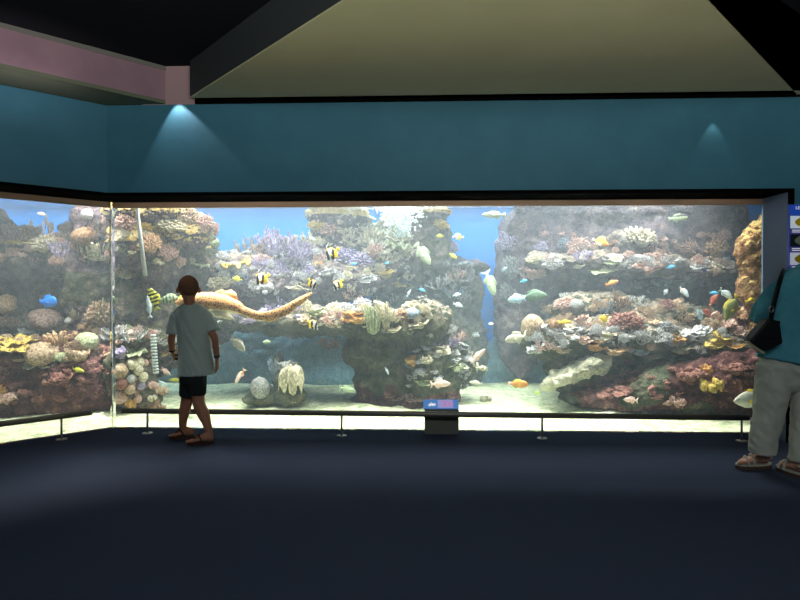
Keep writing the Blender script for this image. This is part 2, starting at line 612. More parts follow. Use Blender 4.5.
m.prism([(GL.x - nL.x * 0.05, GL.y - nL.y * 0.05), (g0.x, g0.y), (g1.x, g1.y), (4.15, g1.y), (4.15, TY - 0.02), (-7.4, TY - 0.02), (-7.4, GL.y)], -0.02, WATER - 0.003)
hz = m.build('water', wat, smooth=False); tag(hz, kind='structure')
hz.name = 'trim_water'

ws = bpy.data.materials.new('water_surface'); ws.use_nodes = True
nt = ws.node_tree
for n in list(nt.nodes): nt.nodes.remove(n)
out = nt.nodes.new('ShaderNodeOutputMaterial'); mx = nt.nodes.new('ShaderNodeMixShader'); tr = nt.nodes.new('ShaderNodeBsdfTransparent'); gl = nt.nodes.new('ShaderNodeBsdfGlossy'); fr = nt.nodes.new('ShaderNodeFresnel')
fr.inputs['IOR'].default_value = 1.33
gl.inputs['Roughness'].default_value = 0.03
nzt = nt.nodes.new('ShaderNodeTexNoise'); nzt.inputs['Scale'].default_value = 9; nzt.inputs['Detail'].default_value = 2
tcn = nt.nodes.new('ShaderNodeTexCoord'); bmp = nt.nodes.new('ShaderNodeBump'); bmp.inputs['Strength'].default_value = 0.25; bmp.inputs['Distance'].default_value = 0.03
nt.links.new(tcn.outputs['Object'], nzt.inputs['Vector']); nt.links.new(nzt.outputs['Fac'], bmp.inputs['Height'])
nt.links.new(bmp.outputs['Normal'], gl.inputs['Normal'])
nt.links.new(fr.outputs[0], mx.inputs[0]); nt.links.new(tr.outputs[0], mx.inputs[1]); nt.links.new(gl.outputs[0], mx.inputs[2]); nt.links.new(mx.outputs[0], out.inputs[0])
m = MB()
N = 120
vs = []; fs = []
for j in range(61):
    for i in range(N + 1):
        x = -7.45 + 11.6 * i / N
        if x > G0.x: yf = G0.y + (x - G0.x) * dM.y / dM.x + 0.045
        else: yf = max(2.65, G0.y + (x - G0.x) * dL.y / dL.x + 0.06)
        y = yf + (TY - yf) * j / 60
        vs.append(Vector((x, y, WATER)))
for j in range(60):
    for i in range(N):
        a = j * (N + 1) + i
        fs.append((a, a + 1, a + N + 2, a + N + 1))
m.add(vs, fs); o = m.build('water_surface', ws); o.name = 'trim_water_surface'; tag(o, kind='structure')

# ---------------------------------------------------------------- rocks
R_grey = rock_mat('rock_grey', [rgb(42, 38, 38), rgb(76, 68, 66), rgb(108, 98, 92), rgb(166, 154, 140)])
R_purple = rock_mat('rock_purple_grey', [rgb(48, 42, 50), rgb(82, 70, 80), rgb(118, 102, 106), rgb(180, 160, 150)])
R_green = rock_mat('rock_green_grey', [rgb(36, 42, 34), rgb(62, 68, 52), rgb(98, 94, 76), rgb(146, 126, 110)])
R_maroon = rock_mat('rock_maroon', [rgb(38, 26, 26), rgb(78, 50, 50), rgb(112, 74, 72), rgb(176, 138, 126)], 7)
R_tan = rock_mat('rock_tan', [rgb(84, 56, 40), rgb(140, 100, 72), rgb(176, 136, 100), rgb(220, 184, 136)], 9)
R_yellow = rock_mat('rock_yellow', [rgb(140, 112, 70), rgb(206, 176, 110), rgb(228, 204, 140), rgb(236, 220, 180)], 7)
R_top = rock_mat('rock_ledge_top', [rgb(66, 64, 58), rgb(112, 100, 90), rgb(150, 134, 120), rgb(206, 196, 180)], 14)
R_shade = rock_mat('rock_shade_blue', [rgb(84, 118, 142), rgb(108, 142, 164), rgb(130, 160, 174), rgb(150, 168, 176)])  # slate blue mimics the blue backdrop in shade under the arch
R_pale = rock_mat('rock_pale', [rgb(120, 118, 108), rgb(176, 170, 150), rgb(206, 200, 178), rgb(226, 222, 204)], 6)

BV_V, BV_F = [], []


def rock(label, mats, ells, voxel=0.022, amp=0.06, fine=0.028, fsc=9.0, pick=None, register=True):
    """ells: (px, py, Y, half width px, half height px, half depth m[, tilt deg])"""
    mb = MB()
    for e in ells:
        px, py, Y, rx, ry, rz = e[:6]
        s_ = Y / F
        M = Matrix.Rotation(math.radians(-(e[6] if len(e) > 6 else 0)), 3, 'Y')
        mb.ball(P(px, py, Y), (rx * s_, rz, ry * s_), 28, 18, M=M)
    me = remeshed(mb, voxel)
    c = cofs(me); n_ = nofs(me)
    out_ = np.empty_like(c)
    for i in range(len(c)):
        v = Vector(c[i])
        a = noise.fractal(v * 2.6, 0.9, 2.1, 3) * amp + noise.noise(v * fsc * 5.5) * fine * 0.5 + abs(noise.noise(v * fsc)) * fine * 2 - fine + noise.noise(v * fsc * 2.7) * fine * 0.7
        out_[i] = c[i] + n_[i] * a
    out_[:, 2] = np.minimum(out_[:, 2], WATER - 0.012 )
    # keep clear of the panes
    for i in range(len(out_)):
        x, y, z = out_[i]
        d1 = -((x - G0.x) * nM.x + (y - G0.y) * nM.y)
        d2 = -((x - G0.x) * nL.x + (y - G0.y) * nL.y)
        if d1 < 0.09 and d2 < 0.09:
            if d1 > d2: out_[i][1] += 0.09 - d1
            else:
                out_[i][0] -= nL.x * (0.09 - d2); out_[i][1] -= nL.y * (0.09 - d2)
        out_[i][0] = min(out_[i][0], 4.15)
        if out_[i][1] > TY - 0.02: out_[i][1] = TY - 0.02
    # origin at the base
    b0 = Vector((float(out_[:, 0].mean()), float(out_[:, 1].mean()), float(out_[:, 2].min())))
    if register:
        k0 = len(BV_V)
        BV_V.extend([Vector(v) for v in out_])
        BV_F.extend([tuple(k0 + i for i in p.vertices) for p in me.polygons])
    out_ -= np.array(b0)
    me.vertices.foreach_set('co', out_.ravel())
    me.update()
    o = link('reef_rock', me, mats)
    o.location = b0
    if pick is not None:
        mi = [pick(b0 + p.center, p.normal) for p in me.polygons]
        me.polygons.foreach_set('material_index', mi)
    tag(o, label, 'rock')
    return o


def pz(px, py, Y): return P(px, py, Y)


rock('long maroon crusted reef rock behind the left angled pane, yellow plates on its shelf', [R_maroon, R_grey],
     [(-70, 390, 6.1, 70, 60, 0.55), (10, 388, 6.4, 75, 52, 0.6), (78, 385, 6.4, 55, 50, 0.5), (20, 352, 6.4, 70, 14, 0.6), (90, 350, 6.5, 30, 18, 0.5)],
     pick=lambda c, n: 1 if c.z + 0.3 * noise.noise(c * 4) > 0.9 else 0)
rock('tall hazy grey reef wall filling the back behind the left angled pane', [R_grey, R_purple],
     [(-60, 290, 7.3, 70, 90, 0.4), (20, 300, 7.4, 75, 68, 0.4), (-20, 236, 7.2, 32, 34, 0.4), (34, 264, 7.1, 60, 26, 0.4), (70, 256, 7.0, 30, 24, 0.35)])
rock('dark purple brown reef column standing at the joint of the two panes', [R_purple, R_green],
     [(98, 230, 6.8, 22, 40, 0.4), (100, 290, 6.9, 34, 60, 0.4), (108, 350, 6.8, 30, 60, 0.4), (80, 265, 6.9, 26, 18, 0.35)],
     pick=lambda c, n: 1 if 1.05 < c.z < 1.42 else 0)
rock('left reef tower with yellow overhanging top, beside the pane joint', [R_green, R_yellow, R_purple],
     [(150, 214, 6.6, 46, 16, 0.45), (135, 245, 6.5, 28, 28, 0.4), (160, 262, 6.7, 30, 32, 0.35), (186, 232, 6.7, 30, 18, 0.35), (195, 265, 7.1, 26, 34, 0.3),
      (150, 320, 6.9, 50, 60, 0.35), (205, 300, 7.2, 40, 50, 0.25), (132, 370, 6.3, 24, 46, 0.35), (136, 397, 6.3, 24, 16, 0.25), (145, 340, 6.4, 30, 12, 0.35)],
     pick=lambda c, n: 1 if c.z > 1.72 and n.z > -0.25 else (2 if n.z < -0.2 else 0))
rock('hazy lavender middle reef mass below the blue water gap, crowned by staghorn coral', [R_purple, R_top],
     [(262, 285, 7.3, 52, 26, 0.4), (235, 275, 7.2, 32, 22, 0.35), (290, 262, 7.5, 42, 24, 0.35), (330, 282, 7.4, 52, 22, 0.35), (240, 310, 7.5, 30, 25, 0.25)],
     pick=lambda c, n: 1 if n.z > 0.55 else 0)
rock('yellow topped back reef wall reaching the surface left of the bubble plume', [R_pale, R_yellow, R_purple],
     [(338, 216, 7.7, 34, 16, 0.3), (345, 245, 7.8, 40, 36, 0.3), (385, 262, 7.7, 34, 30, 0.3), (400, 245, 7.9, 30, 40, 0.25)],
     pick=lambda c, n: 1 if c.z > 2.16 else (2 if n.z < 0.2 else 0))
rock('dark hazy reef pillar with yellow cap, left edge of the blue water gap', [R_green, R_yellow, R_purple],
     [(428, 250, 7.7, 26, 48, 0.3), (432, 212, 7.6, 24, 9, 0.3), (445, 300, 7.8, 38, 48, 0.28), (410, 310, 7.9, 40, 50, 0.25), (470, 266, 7.8, 22, 8, 0.2), (455, 350, 7.8, 34, 50, 0.25)],
     pick=lambda c, n: 1 if c.z > 2.18 else (2 if n.z > 0.5 else 0))
rock('central mushroom shaped reef rock whose arch opens on the left over the sand', [R_green, R_top, R_maroon],
     [(300, 322, 6.7, 64, 13, 0.45), (365, 322, 6.6, 70, 16, 0.5), (420, 325, 6.6, 32, 26, 0.45), (382, 350, 6.7, 40, 26, 0.4), (388, 378, 6.7, 34, 34, 0.38), (398, 402, 6.7, 52, 12, 0.45),
      (432, 372, 6.6, 30, 40, 0.4), (452, 362, 6.7, 22, 24, 0.3), (232, 318, 6.9, 18, 12, 0.3)],
     pick=lambda c, n: 1 if n.z > 0.6 and c.z > 0.9 else (2 if c.z < 0.12 + 0.16 * noise.noise(c * 5) else 0))
rock('huge hazy grey purple reef cliff rising to the surface behind the right half', [R_purple, R_grey],
     [(545, 245, 7.7, 44, 60, 0.3), (520, 290, 7.8, 28, 90, 0.25), (600, 235, 7.6, 60, 40, 0.3), (570, 310, 7.9, 60, 60, 0.25), (680, 300, 7.9, 80, 60, 0.25), (648, 240, 7.4, 32, 28, 0.35),
      (715, 235, 7.4, 45, 45, 0.35), (650, 214, 7.5, 90, 12, 0.35), (760, 300, 7.6, 50, 80, 0.3)],
     voxel=0.032)
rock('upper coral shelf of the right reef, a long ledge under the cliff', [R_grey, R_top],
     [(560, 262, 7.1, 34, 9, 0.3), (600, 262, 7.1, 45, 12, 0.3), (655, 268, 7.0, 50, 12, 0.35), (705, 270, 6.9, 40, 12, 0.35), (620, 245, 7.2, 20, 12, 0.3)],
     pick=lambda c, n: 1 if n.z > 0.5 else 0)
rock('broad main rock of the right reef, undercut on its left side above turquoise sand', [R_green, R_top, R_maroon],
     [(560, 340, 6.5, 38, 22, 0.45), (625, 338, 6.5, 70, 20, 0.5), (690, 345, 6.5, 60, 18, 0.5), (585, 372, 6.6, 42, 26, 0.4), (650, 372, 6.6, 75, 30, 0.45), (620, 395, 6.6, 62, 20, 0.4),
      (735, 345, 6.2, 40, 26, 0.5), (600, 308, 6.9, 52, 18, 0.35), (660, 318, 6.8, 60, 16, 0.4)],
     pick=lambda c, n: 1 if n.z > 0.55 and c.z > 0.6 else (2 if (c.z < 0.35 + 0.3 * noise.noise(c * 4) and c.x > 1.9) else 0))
rock('red brown crusted foot rock at the lower right behind the rail', [R_maroon, R_green],
     [(690, 388, 6.1, 70, 30, 0.45), (760, 380, 5.9, 60, 40, 0.45), (620, 398, 6.2, 52, 13, 0.3)],
     pick=lambda c, n: 1 if noise.noise(c * 2.2) > 0.12 else 0)
rock('bright tan boulder wedged against the right end of the window', [R_tan, R_yellow],
     [(772, 252, 5.75, 36, 36, 0.28), (768, 285, 5.8, 30, 40, 0.25), (790, 230, 5.8, 30, 30, 0.25), (775, 330, 5.9, 30, 30, 0.25)],
     pick=lambda c, n: 1 if n.z > 0.45 else 0, amp=0.035)
rock('slanted cream rock ledge jutting from the undercut of the right reef', [R_pale],
     [(575, 371, 6.15, 33, 11, 0.2, 22), (596, 364, 6.2, 14, 9, 0.18, 10), (557, 381, 6.15, 14, 7, 0.16, 20)], fine=0.03)
rock('low rock base on the sand carrying the round brain coral', [R_green],
     [(261, 398, 6.35, 19, 8, 0.2), (262, 391, 6.35, 14, 9, 0.16)], voxel=0.02, amp=0.02, fine=0.015)
rock('stubby rock post on the sand under the cream leather coral', [R_green, R_pale],
     [(290, 396, 6.3, 17, 11, 0.16), (288, 382, 6.3, 13, 16, 0.14), (278, 372, 6.45, 8, 22, 0.1)], voxel=0.02, amp=0.02, fine=0.015)
rock('added low rock wall at the very back, coloured as the shaded backdrop behind the central arch', [R_shade],
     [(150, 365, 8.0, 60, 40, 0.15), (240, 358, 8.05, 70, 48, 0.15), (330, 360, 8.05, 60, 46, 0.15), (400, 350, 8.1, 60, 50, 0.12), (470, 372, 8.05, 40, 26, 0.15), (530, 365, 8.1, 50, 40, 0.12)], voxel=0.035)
k0 = len(BV_V)
BV_V.extend([v.co.copy() for v in sand.data.vertices]); BV_F.extend([tuple(k0 + i for i in p.vertices) for p in sand.data.polygons])
BVH = BVHTree.FromPolygons(BV_V, BV_F)


def hit(px, py):
    r = ray(px, py)
    loc, n_, i_, d_ = BVH.ray_cast(EYE + r * 5.0, r.normalized())
    return loc, n_

# ================================================================ CORALS
def coral_mat(name, base, tip, scale=14.0):
    return mat('coral_' + name, base, 0.85, spec=0.15, col2=tip, scale=scale, lo=0.42, hi=0.6, bump=0.5, bscale=70)


CM = {
    'pink': coral_mat('pink', rgb(158, 116, 108), rgb(222, 190, 176)),
    'tan': coral_mat('tan', rgb(140, 112, 90), rgb(214, 188, 160)),
    'peach': coral_mat('peach', rgb(180, 132, 100), rgb(238, 206, 172)),
    'cream': coral_mat('cream', rgb(160, 146, 120), rgb(236, 226, 200)),
    'white': coral_mat('white', rgb(136, 132, 134), rgb(232, 228, 228)),
    'lilac': coral_mat('lilac', rgb(118, 104, 138), rgb(206, 192, 220)),
    'yellow': coral_mat('yellow', rgb(176, 142, 66), rgb(232, 208, 124)),
    'green': coral_mat('green', rgb(110, 122, 90), rgb(168, 178, 140)),
    'grey': coral_mat('grey', rgb(108, 106, 108), rgb(172, 170, 168)),
    'blue': coral_mat('blue', rgb(104, 116, 134), rgb(172, 184, 198)),
    'orange': coral_mat('orange', rgb(176, 120, 66), rgb(228, 182, 116)),
    'red': coral_mat('red', rgb(104, 66, 62), rgb(176, 126, 114)),
    'brown': coral_mat('brown', rgb(104, 78, 60), rgb(168, 134, 104)),
    'palegreen': coral_mat('palegreen', rgb(146, 152, 118), rgb(212, 214, 180)),
}


def pr_stag(seed, n0=9, depth=3, spread=0.9):
    r = random.Random(seed); mb = MB()

    def grow(p, d, L, rad, lev):
        q = p + d * L
        mid = p + d * L * 0.5 + Vector((r.uniform(-1, 1), r.uniform(-1, 1), r.uniform(-1, 1))) * L * 0.08
        mb.tube([p, mid, q, q + d * rad * 0.8], [rad, rad * 0.9, rad * 0.72, rad * 0.25], 5)
        if lev > 0:
            for k in range(r.choice((2, 3, 3))):
                nd = (d + Vector((r.uniform(-1, 1), r.uniform(-1, 1), r.uniform(-0.2, 0.9))) * 0.75).normalized()
                grow(p + d * L * r.uniform(0.55, 1.0), nd, L * r.uniform(0.6, 0.85), rad * 0.74, lev - 1)
    for i in range(n0):
        a = 2 * PI * i / n0 + r.uniform(-0.3, 0.3)
        e = r.uniform(0.25, 1.2)
        d = Vector((math.cos(a) * spread, math.sin(a) * spread, e)).normalized()
        grow(Vector((math.cos(a) * 0.08, math.sin(a) * 0.08, -0.05)), d, 0.22, 0.034, depth)
    return mb


def pr_bush(seed, n=150, knob=0.05, flat=0.75):
    r = random.Random(seed); mb = MB()
    mb.ball((0, 0, 0.12), (0.34, 0.34, 0.3 * flat + 0.05), 12, 8)
    for i in range(n):
        z = 1 - (i + 0.5) / n * 1.15
        a = i * 2.39996
        rr = math.sqrt(max(0, 1 - z * z))
        d = Vector((rr * math.cos(a), rr * math.sin(a), z * flat + 0.05)) + Vector((r.uniform(-1, 1), r.uniform(-1, 1), r.uniform(-1, 1))) * 0.08
        L = 0.5 * (1 + 0.18 * noise.noise(d * 2.2 + Vector((seed, 0, 0)))) * r.uniform(0.9, 1.06)
        c = Vector((0, 0, 0.12))
        k = knob * r.uniform(0.8, 1.25)
        mb.tube([c + d * L * 0.55, c + d * L * 0.86, c + d * L * 0.97, c + d * (L + k * 0.5)], [k * 0.5, k * 0.75, k * 0.85, k * 0.3], 6)
    return mb


def plate_into(mb, c, R, seed, tilt=(0, 0), cup=0.25, ruff=0.08, lob=5, na=44, nr=6, th=0.035):
    r = random.Random(seed)
    ph = [r.uniform(0, 6.28) for _ in range(4)]
    M = Matrix.Rotation(tilt[0], 3, 'X') @ Matrix.Rotation(tilt[1], 3, 'Y')
    top, bot = [], []
    for j in range(nr + 1):
        u = j / nr
        for i in range(na):
            a = 2 * PI * i / na
            rad = R * u * (1 + 0.14 * math.sin(lob * a + ph[0]) * u + 0.07 * math.sin((2 * lob + 1) * a + ph[1]) * u)
            z = cup * R * u * u + ruff * u * u * (math.sin(7 * a + ph[2]) + 0.6 * math.sin(13 * a + ph[3]))
            p = Vector((rad * math.cos(a), rad * math.sin(a), z))
            top.append(c + M @ (p + Vector((0, 0, th * (1 - u * 0.5)))))
            bot.append(c + M @ (p * 1.0 - Vector((0, 0, th * (1.6 - u)))))
    n = len(top)
    f = []
    for j in range(nr):
        for i in range(na):
            i2 = (i + 1) % na
            f.append((j * na + i, (j + 1) * na + i, (j + 1) * na + i2, j * na + i2))
            f.append((n + j * na + i, n + j * na + i2, n + (j + 1) * na + i2, n + (j + 1) * na + i))
    for i in range(na):
        i2 = (i + 1) % na
        f.append((nr * na + i, n + nr * na + i, n + nr * na + i2, nr * na + i2))
    mb.add(top + bot, f)


def pr_plate(seed):
    mb = MB()
    mb.tube([(0, 0, -0.1), (0, 0, 0.05), (0, 0, 0.16)], [0.12, 0.1, 0.2], 10)
    plate_into(mb, Vector((0, 0, 0.16)), 0.5, seed, cup=0.18)
    r = random.Random(seed)
    for i in range(40):
        a, q = r.uniform(0, 6.28), 0.5 * math.sqrt(r.uniform(0.02, 0.8))
        z = 0.2 + 0.18 * 0.5 * (q / 0.5) ** 2
        mb.tube([(q * math.cos(a), q * math.sin(a), z - 0.02), (q * math.cos(a), q * math.sin(a), z + 0.03), (q * math.cos(a), q * math.sin(a), z + 0.045)], [0.022, 0.018, 0.006], 5)
    return mb


def pr_tier(seed, n=7):
    r = random.Random(seed); mb = MB()
    mb.ball((0, 0, 0.12), (0.3, 0.3, 0.2), 10, 6)
    for i in range(n):
        a = r.uniform(0, 6.28); q = r.uniform(0.08, 0.3)
        plate_into(mb, Vector((q * math.cos(a), q * math.sin(a) , 0.05 + 0.32 * i / n)), r.uniform(0.2, 0.34), seed * 9 + i,
                   tilt=(r.uniform(-0.45, 0.45), r.uniform(-0.4, 0.4)), cup=0.4, ruff=0.035, lob=r.choice((3, 4, 5)), na=30, nr=4, th=0.022)
    return mb


def pr_brain(seed):
    mb = MB(); mb.ball((0, 0, 0.2), (0.5, 0.5, 0.38), 72, 48)
    out = []
    for p in mb.v:
        d = (p - Vector((0, 0, 0.2)))
        k = abs(noise.noise(d * 9 + Vector((seed, 3, 1))))
        big = noise.noise(d * 2.2 + Vector((seed, 0, 0)))
        out.append(p + d * (0.10 * big + 0.10 * k))
    mb.v = out
    return mb


def pr_finger(seed, n=24, L=0.75, rad=0.055):
    r = random.Random(seed); mb = MB()
    mb.ball((0, 0, 0.02), (0.3, 0.3, 0.12), 10, 6)
    for i in range(n):
        a = i * 2.39996; q = 0.32 * math.sqrt((i + 0.5) / n)
        p = Vector((q * math.cos(a), q * math.sin(a), 0))
        d = Vector((p.x * 1.1 + r.uniform(-.15, .15), p.y * 1.1 + r.uniform(-.15, .15), 1)).normalized()
        l = L * r.uniform(0.6, 1.05)
        k = rad * r.uniform(0.8, 1.25)
        mb.tube([p, p + d * l * 0.5 + Vector((r.uniform(-.03, .03), 0, 0)), p + d * l * 0.9, p + d * l], [k, k * 1.05, k * 0.85, k * 0.35], 7)
    return mb


def pr_clump(seed):
    """Knobbly encrusting mound of lumps and ledges."""
    r = random.Random(seed); mb = MB()
    for i in range(16):
        a = r.uniform(0, 6.28); q = 0.36 * math.sqrt(r.uniform(0, 1))
        mb.ball((q * math.cos(a), q * math.sin(a), r.uniform(0.0, 0.28) * (1 - q)), (r.uniform(0.1, 0.2), r.uniform(0.1, 0.2), r.uniform(0.07, 0.15)), 10, 7)
    for i in range(5):
        a = r.uniform(0, 6.28); q = 0.3
        plate_into(mb, Vector((q * math.cos(a), q * math.sin(a), 0.12)), 0.2, seed * 5 + i, tilt=(r.uniform(-.6, .6), r.uniform(-.6, .6)), na=20, nr=3, ruff=0.03)
    return mb


def leather_parts(seed):
    """Stalk and folded cap of a leather coral."""
    st = MB(); st.tube([(0, 0, -0.08), (0, 0, 0.1), (0.02, 0, 0.28), (0.02, 0, 0.42)], [0.2, 0.16, 0.17, 0.26], 14)
    cp = MB(); c = Vector((0.02, 0, 0.42))
    r = random.Random(seed); ph = [r.uniform(0, 6.28) for _ in range(3)]
    na, nr = 56, 8
    top, bot = [], []
    for j in range(nr + 1):
        u = j / nr
        for i in range(na):
            a = 2 * PI * i / na
            rad = 0.46 * u * (1 + 0.2 * u * math.sin(3 * a + ph[0]) + 0.1 * u * math.sin(8 * a + ph[1]))
            z = 0.10 * math.sin(PI * u * 0.7) - 0.26 * u ** 3 + 0.10 * u * u * math.sin(8 * a + ph[2])
            p = Vector((rad * math.cos(a), rad * math.sin(a), z))
            top.append(c + p + Vector((0, 0, 0.04))); bot.append(c + p - Vector((0, 0, 0.045)))
    n = len(top); f = []
    for j in range(nr):
        for i in range(na):
            i2 = (i + 1) % na
            f.append((j * na + i, (j + 1) * na + i, (j + 1) * na + i2, j * na + i2))
            f.append((n + j * na + i, n + j * na + i2, n + (j + 1) * na + i2, n + (j + 1) * na + i))
    for i in range(na):
        i2 = (i + 1) % na
        f.append((nr * na + i, n + nr * na + i, n + nr * na + i2, nr * na + i2))
    cp.add(top + bot, f)
    return st, cp


KIND = {   # object name, category, builder, number of variants, natural width and height of the mesh
    'stag': ('staghorn_coral', 'coral', pr_stag, 3),
    'bush': ('bush_coral', 'coral', pr_bush, 3),
    'plate': ('plate_coral', 'coral', pr_plate, 2),
    'tier': ('ruffled_coral', 'coral', pr_tier, 4),
    'brain': ('brain_coral', 'coral', pr_brain, 2),
    'finger': ('finger_coral', 'coral', pr_finger, 2),
    'clump': ('knobbly_coral', 'coral', pr_clump, 3),
}
PROTO = {}
for k_, (nm, ct, fn, nv) in KIND.items():
    lst = []
    for s_ in range(nv):
        mb = fn(s_ + 1)
        me = mb.mesh(nm)
        me.materials.append(CM['tan'])
        c = cofs(me)
        lst.append((me, c[:, 0].max() - c[:, 0].min(), c[:, 2].max() - max(c[:, 2].min(), -0.05)))
    PROTO[k_] = lst
CR = random.Random(5)
MISS = []
LM = [leather_parts(1), leather_parts(2)]
LMESH = [(a.mesh('stalk'), b.mesh('cap')) for a, b in LM]
for a, b in LMESH:
    a.materials.append(CM['cream']); b.materials.append(CM['cream'])


def put_me(nm, me, colr, loc, parent=None):
    o = bpy.data.objects.new(nm, me); COL.objects.link(o)
    o.material_slots[0].link = 'OBJECT'
    o.material_slots[0].material = CM[colr]
    if parent is not None: o.parent = parent
    else: o.location = loc
    return o


def C(kind, px, py, w, h, colr, label=None, group=None, lean=0.35, var=None, sink=0.12, Y=None):
    """A coral about w x h pixels, its middle at (px, py), rooted on the rock below it."""
    loc, n_ = hit(px, py + h * 0.42)
    for dd in range(2, 20, 2):                 # look a little lower when the ray passes over the ridge
        if loc is not None and loc.y < 8.1: break
        loc, n_ = hit(px, py + h * 0.42 + dd)
        if loc is not None and loc.y < 8.1: h += dd * 0.8
    if loc is None or (loc.y > 8.1 and Y is None):
        MISS.append((kind, px, py)); return None
    if Y is not None and abs(loc.y - Y) > 0.6:
        MISS.append((kind, px, py, 'depth', round(loc.y, 2)))
    s_ = loc.y / F
    if kind == 'leather':
        k = CR.randrange(2) if var is None else var
        me, wid, hei = None, 0.98, 0.6
    else:
        lst = PROTO[kind]
        k = CR.randrange(len(lst)) if var is None else var % len(lst)
        me, wid, hei = lst[k]
    sx = w * s_ / wid; sz = h * s_ / hei
    nn = Vector((n_.x, n_.y, max(n_.z, 0)))
    axis = (Vector((0, 0, 1)) + nn * lean).normalized()
    q = axis.to_track_quat('Z', 'Y').to_matrix().to_4x4() @ Matrix.Rotation(CR.uniform(0, 6.28), 4, 'Z')
    M = Matrix.Translation(loc - axis * (sink * hei * sz) + Vector((0, sx * wid * 0.12, 0))) @ q @ Matrix.Diagonal((sx, sx, sz, 1))
    if kind == 'leather':
        e = bpy.data.objects.new('leather_coral', None); COL.objects.link(e); e.matrix_world = M
        e.empty_display_size = 0.1
        put_me('stalk', LMESH[k][0], colr, None, e); put_me('cap', LMESH[k][1], colr, None, e)
        o = e
    else:
        o = put_me(KIND[kind][0], me, colr, (0, 0, 0)); o.matrix_world = M
    tag(o, label, 'coral', group)
    return o


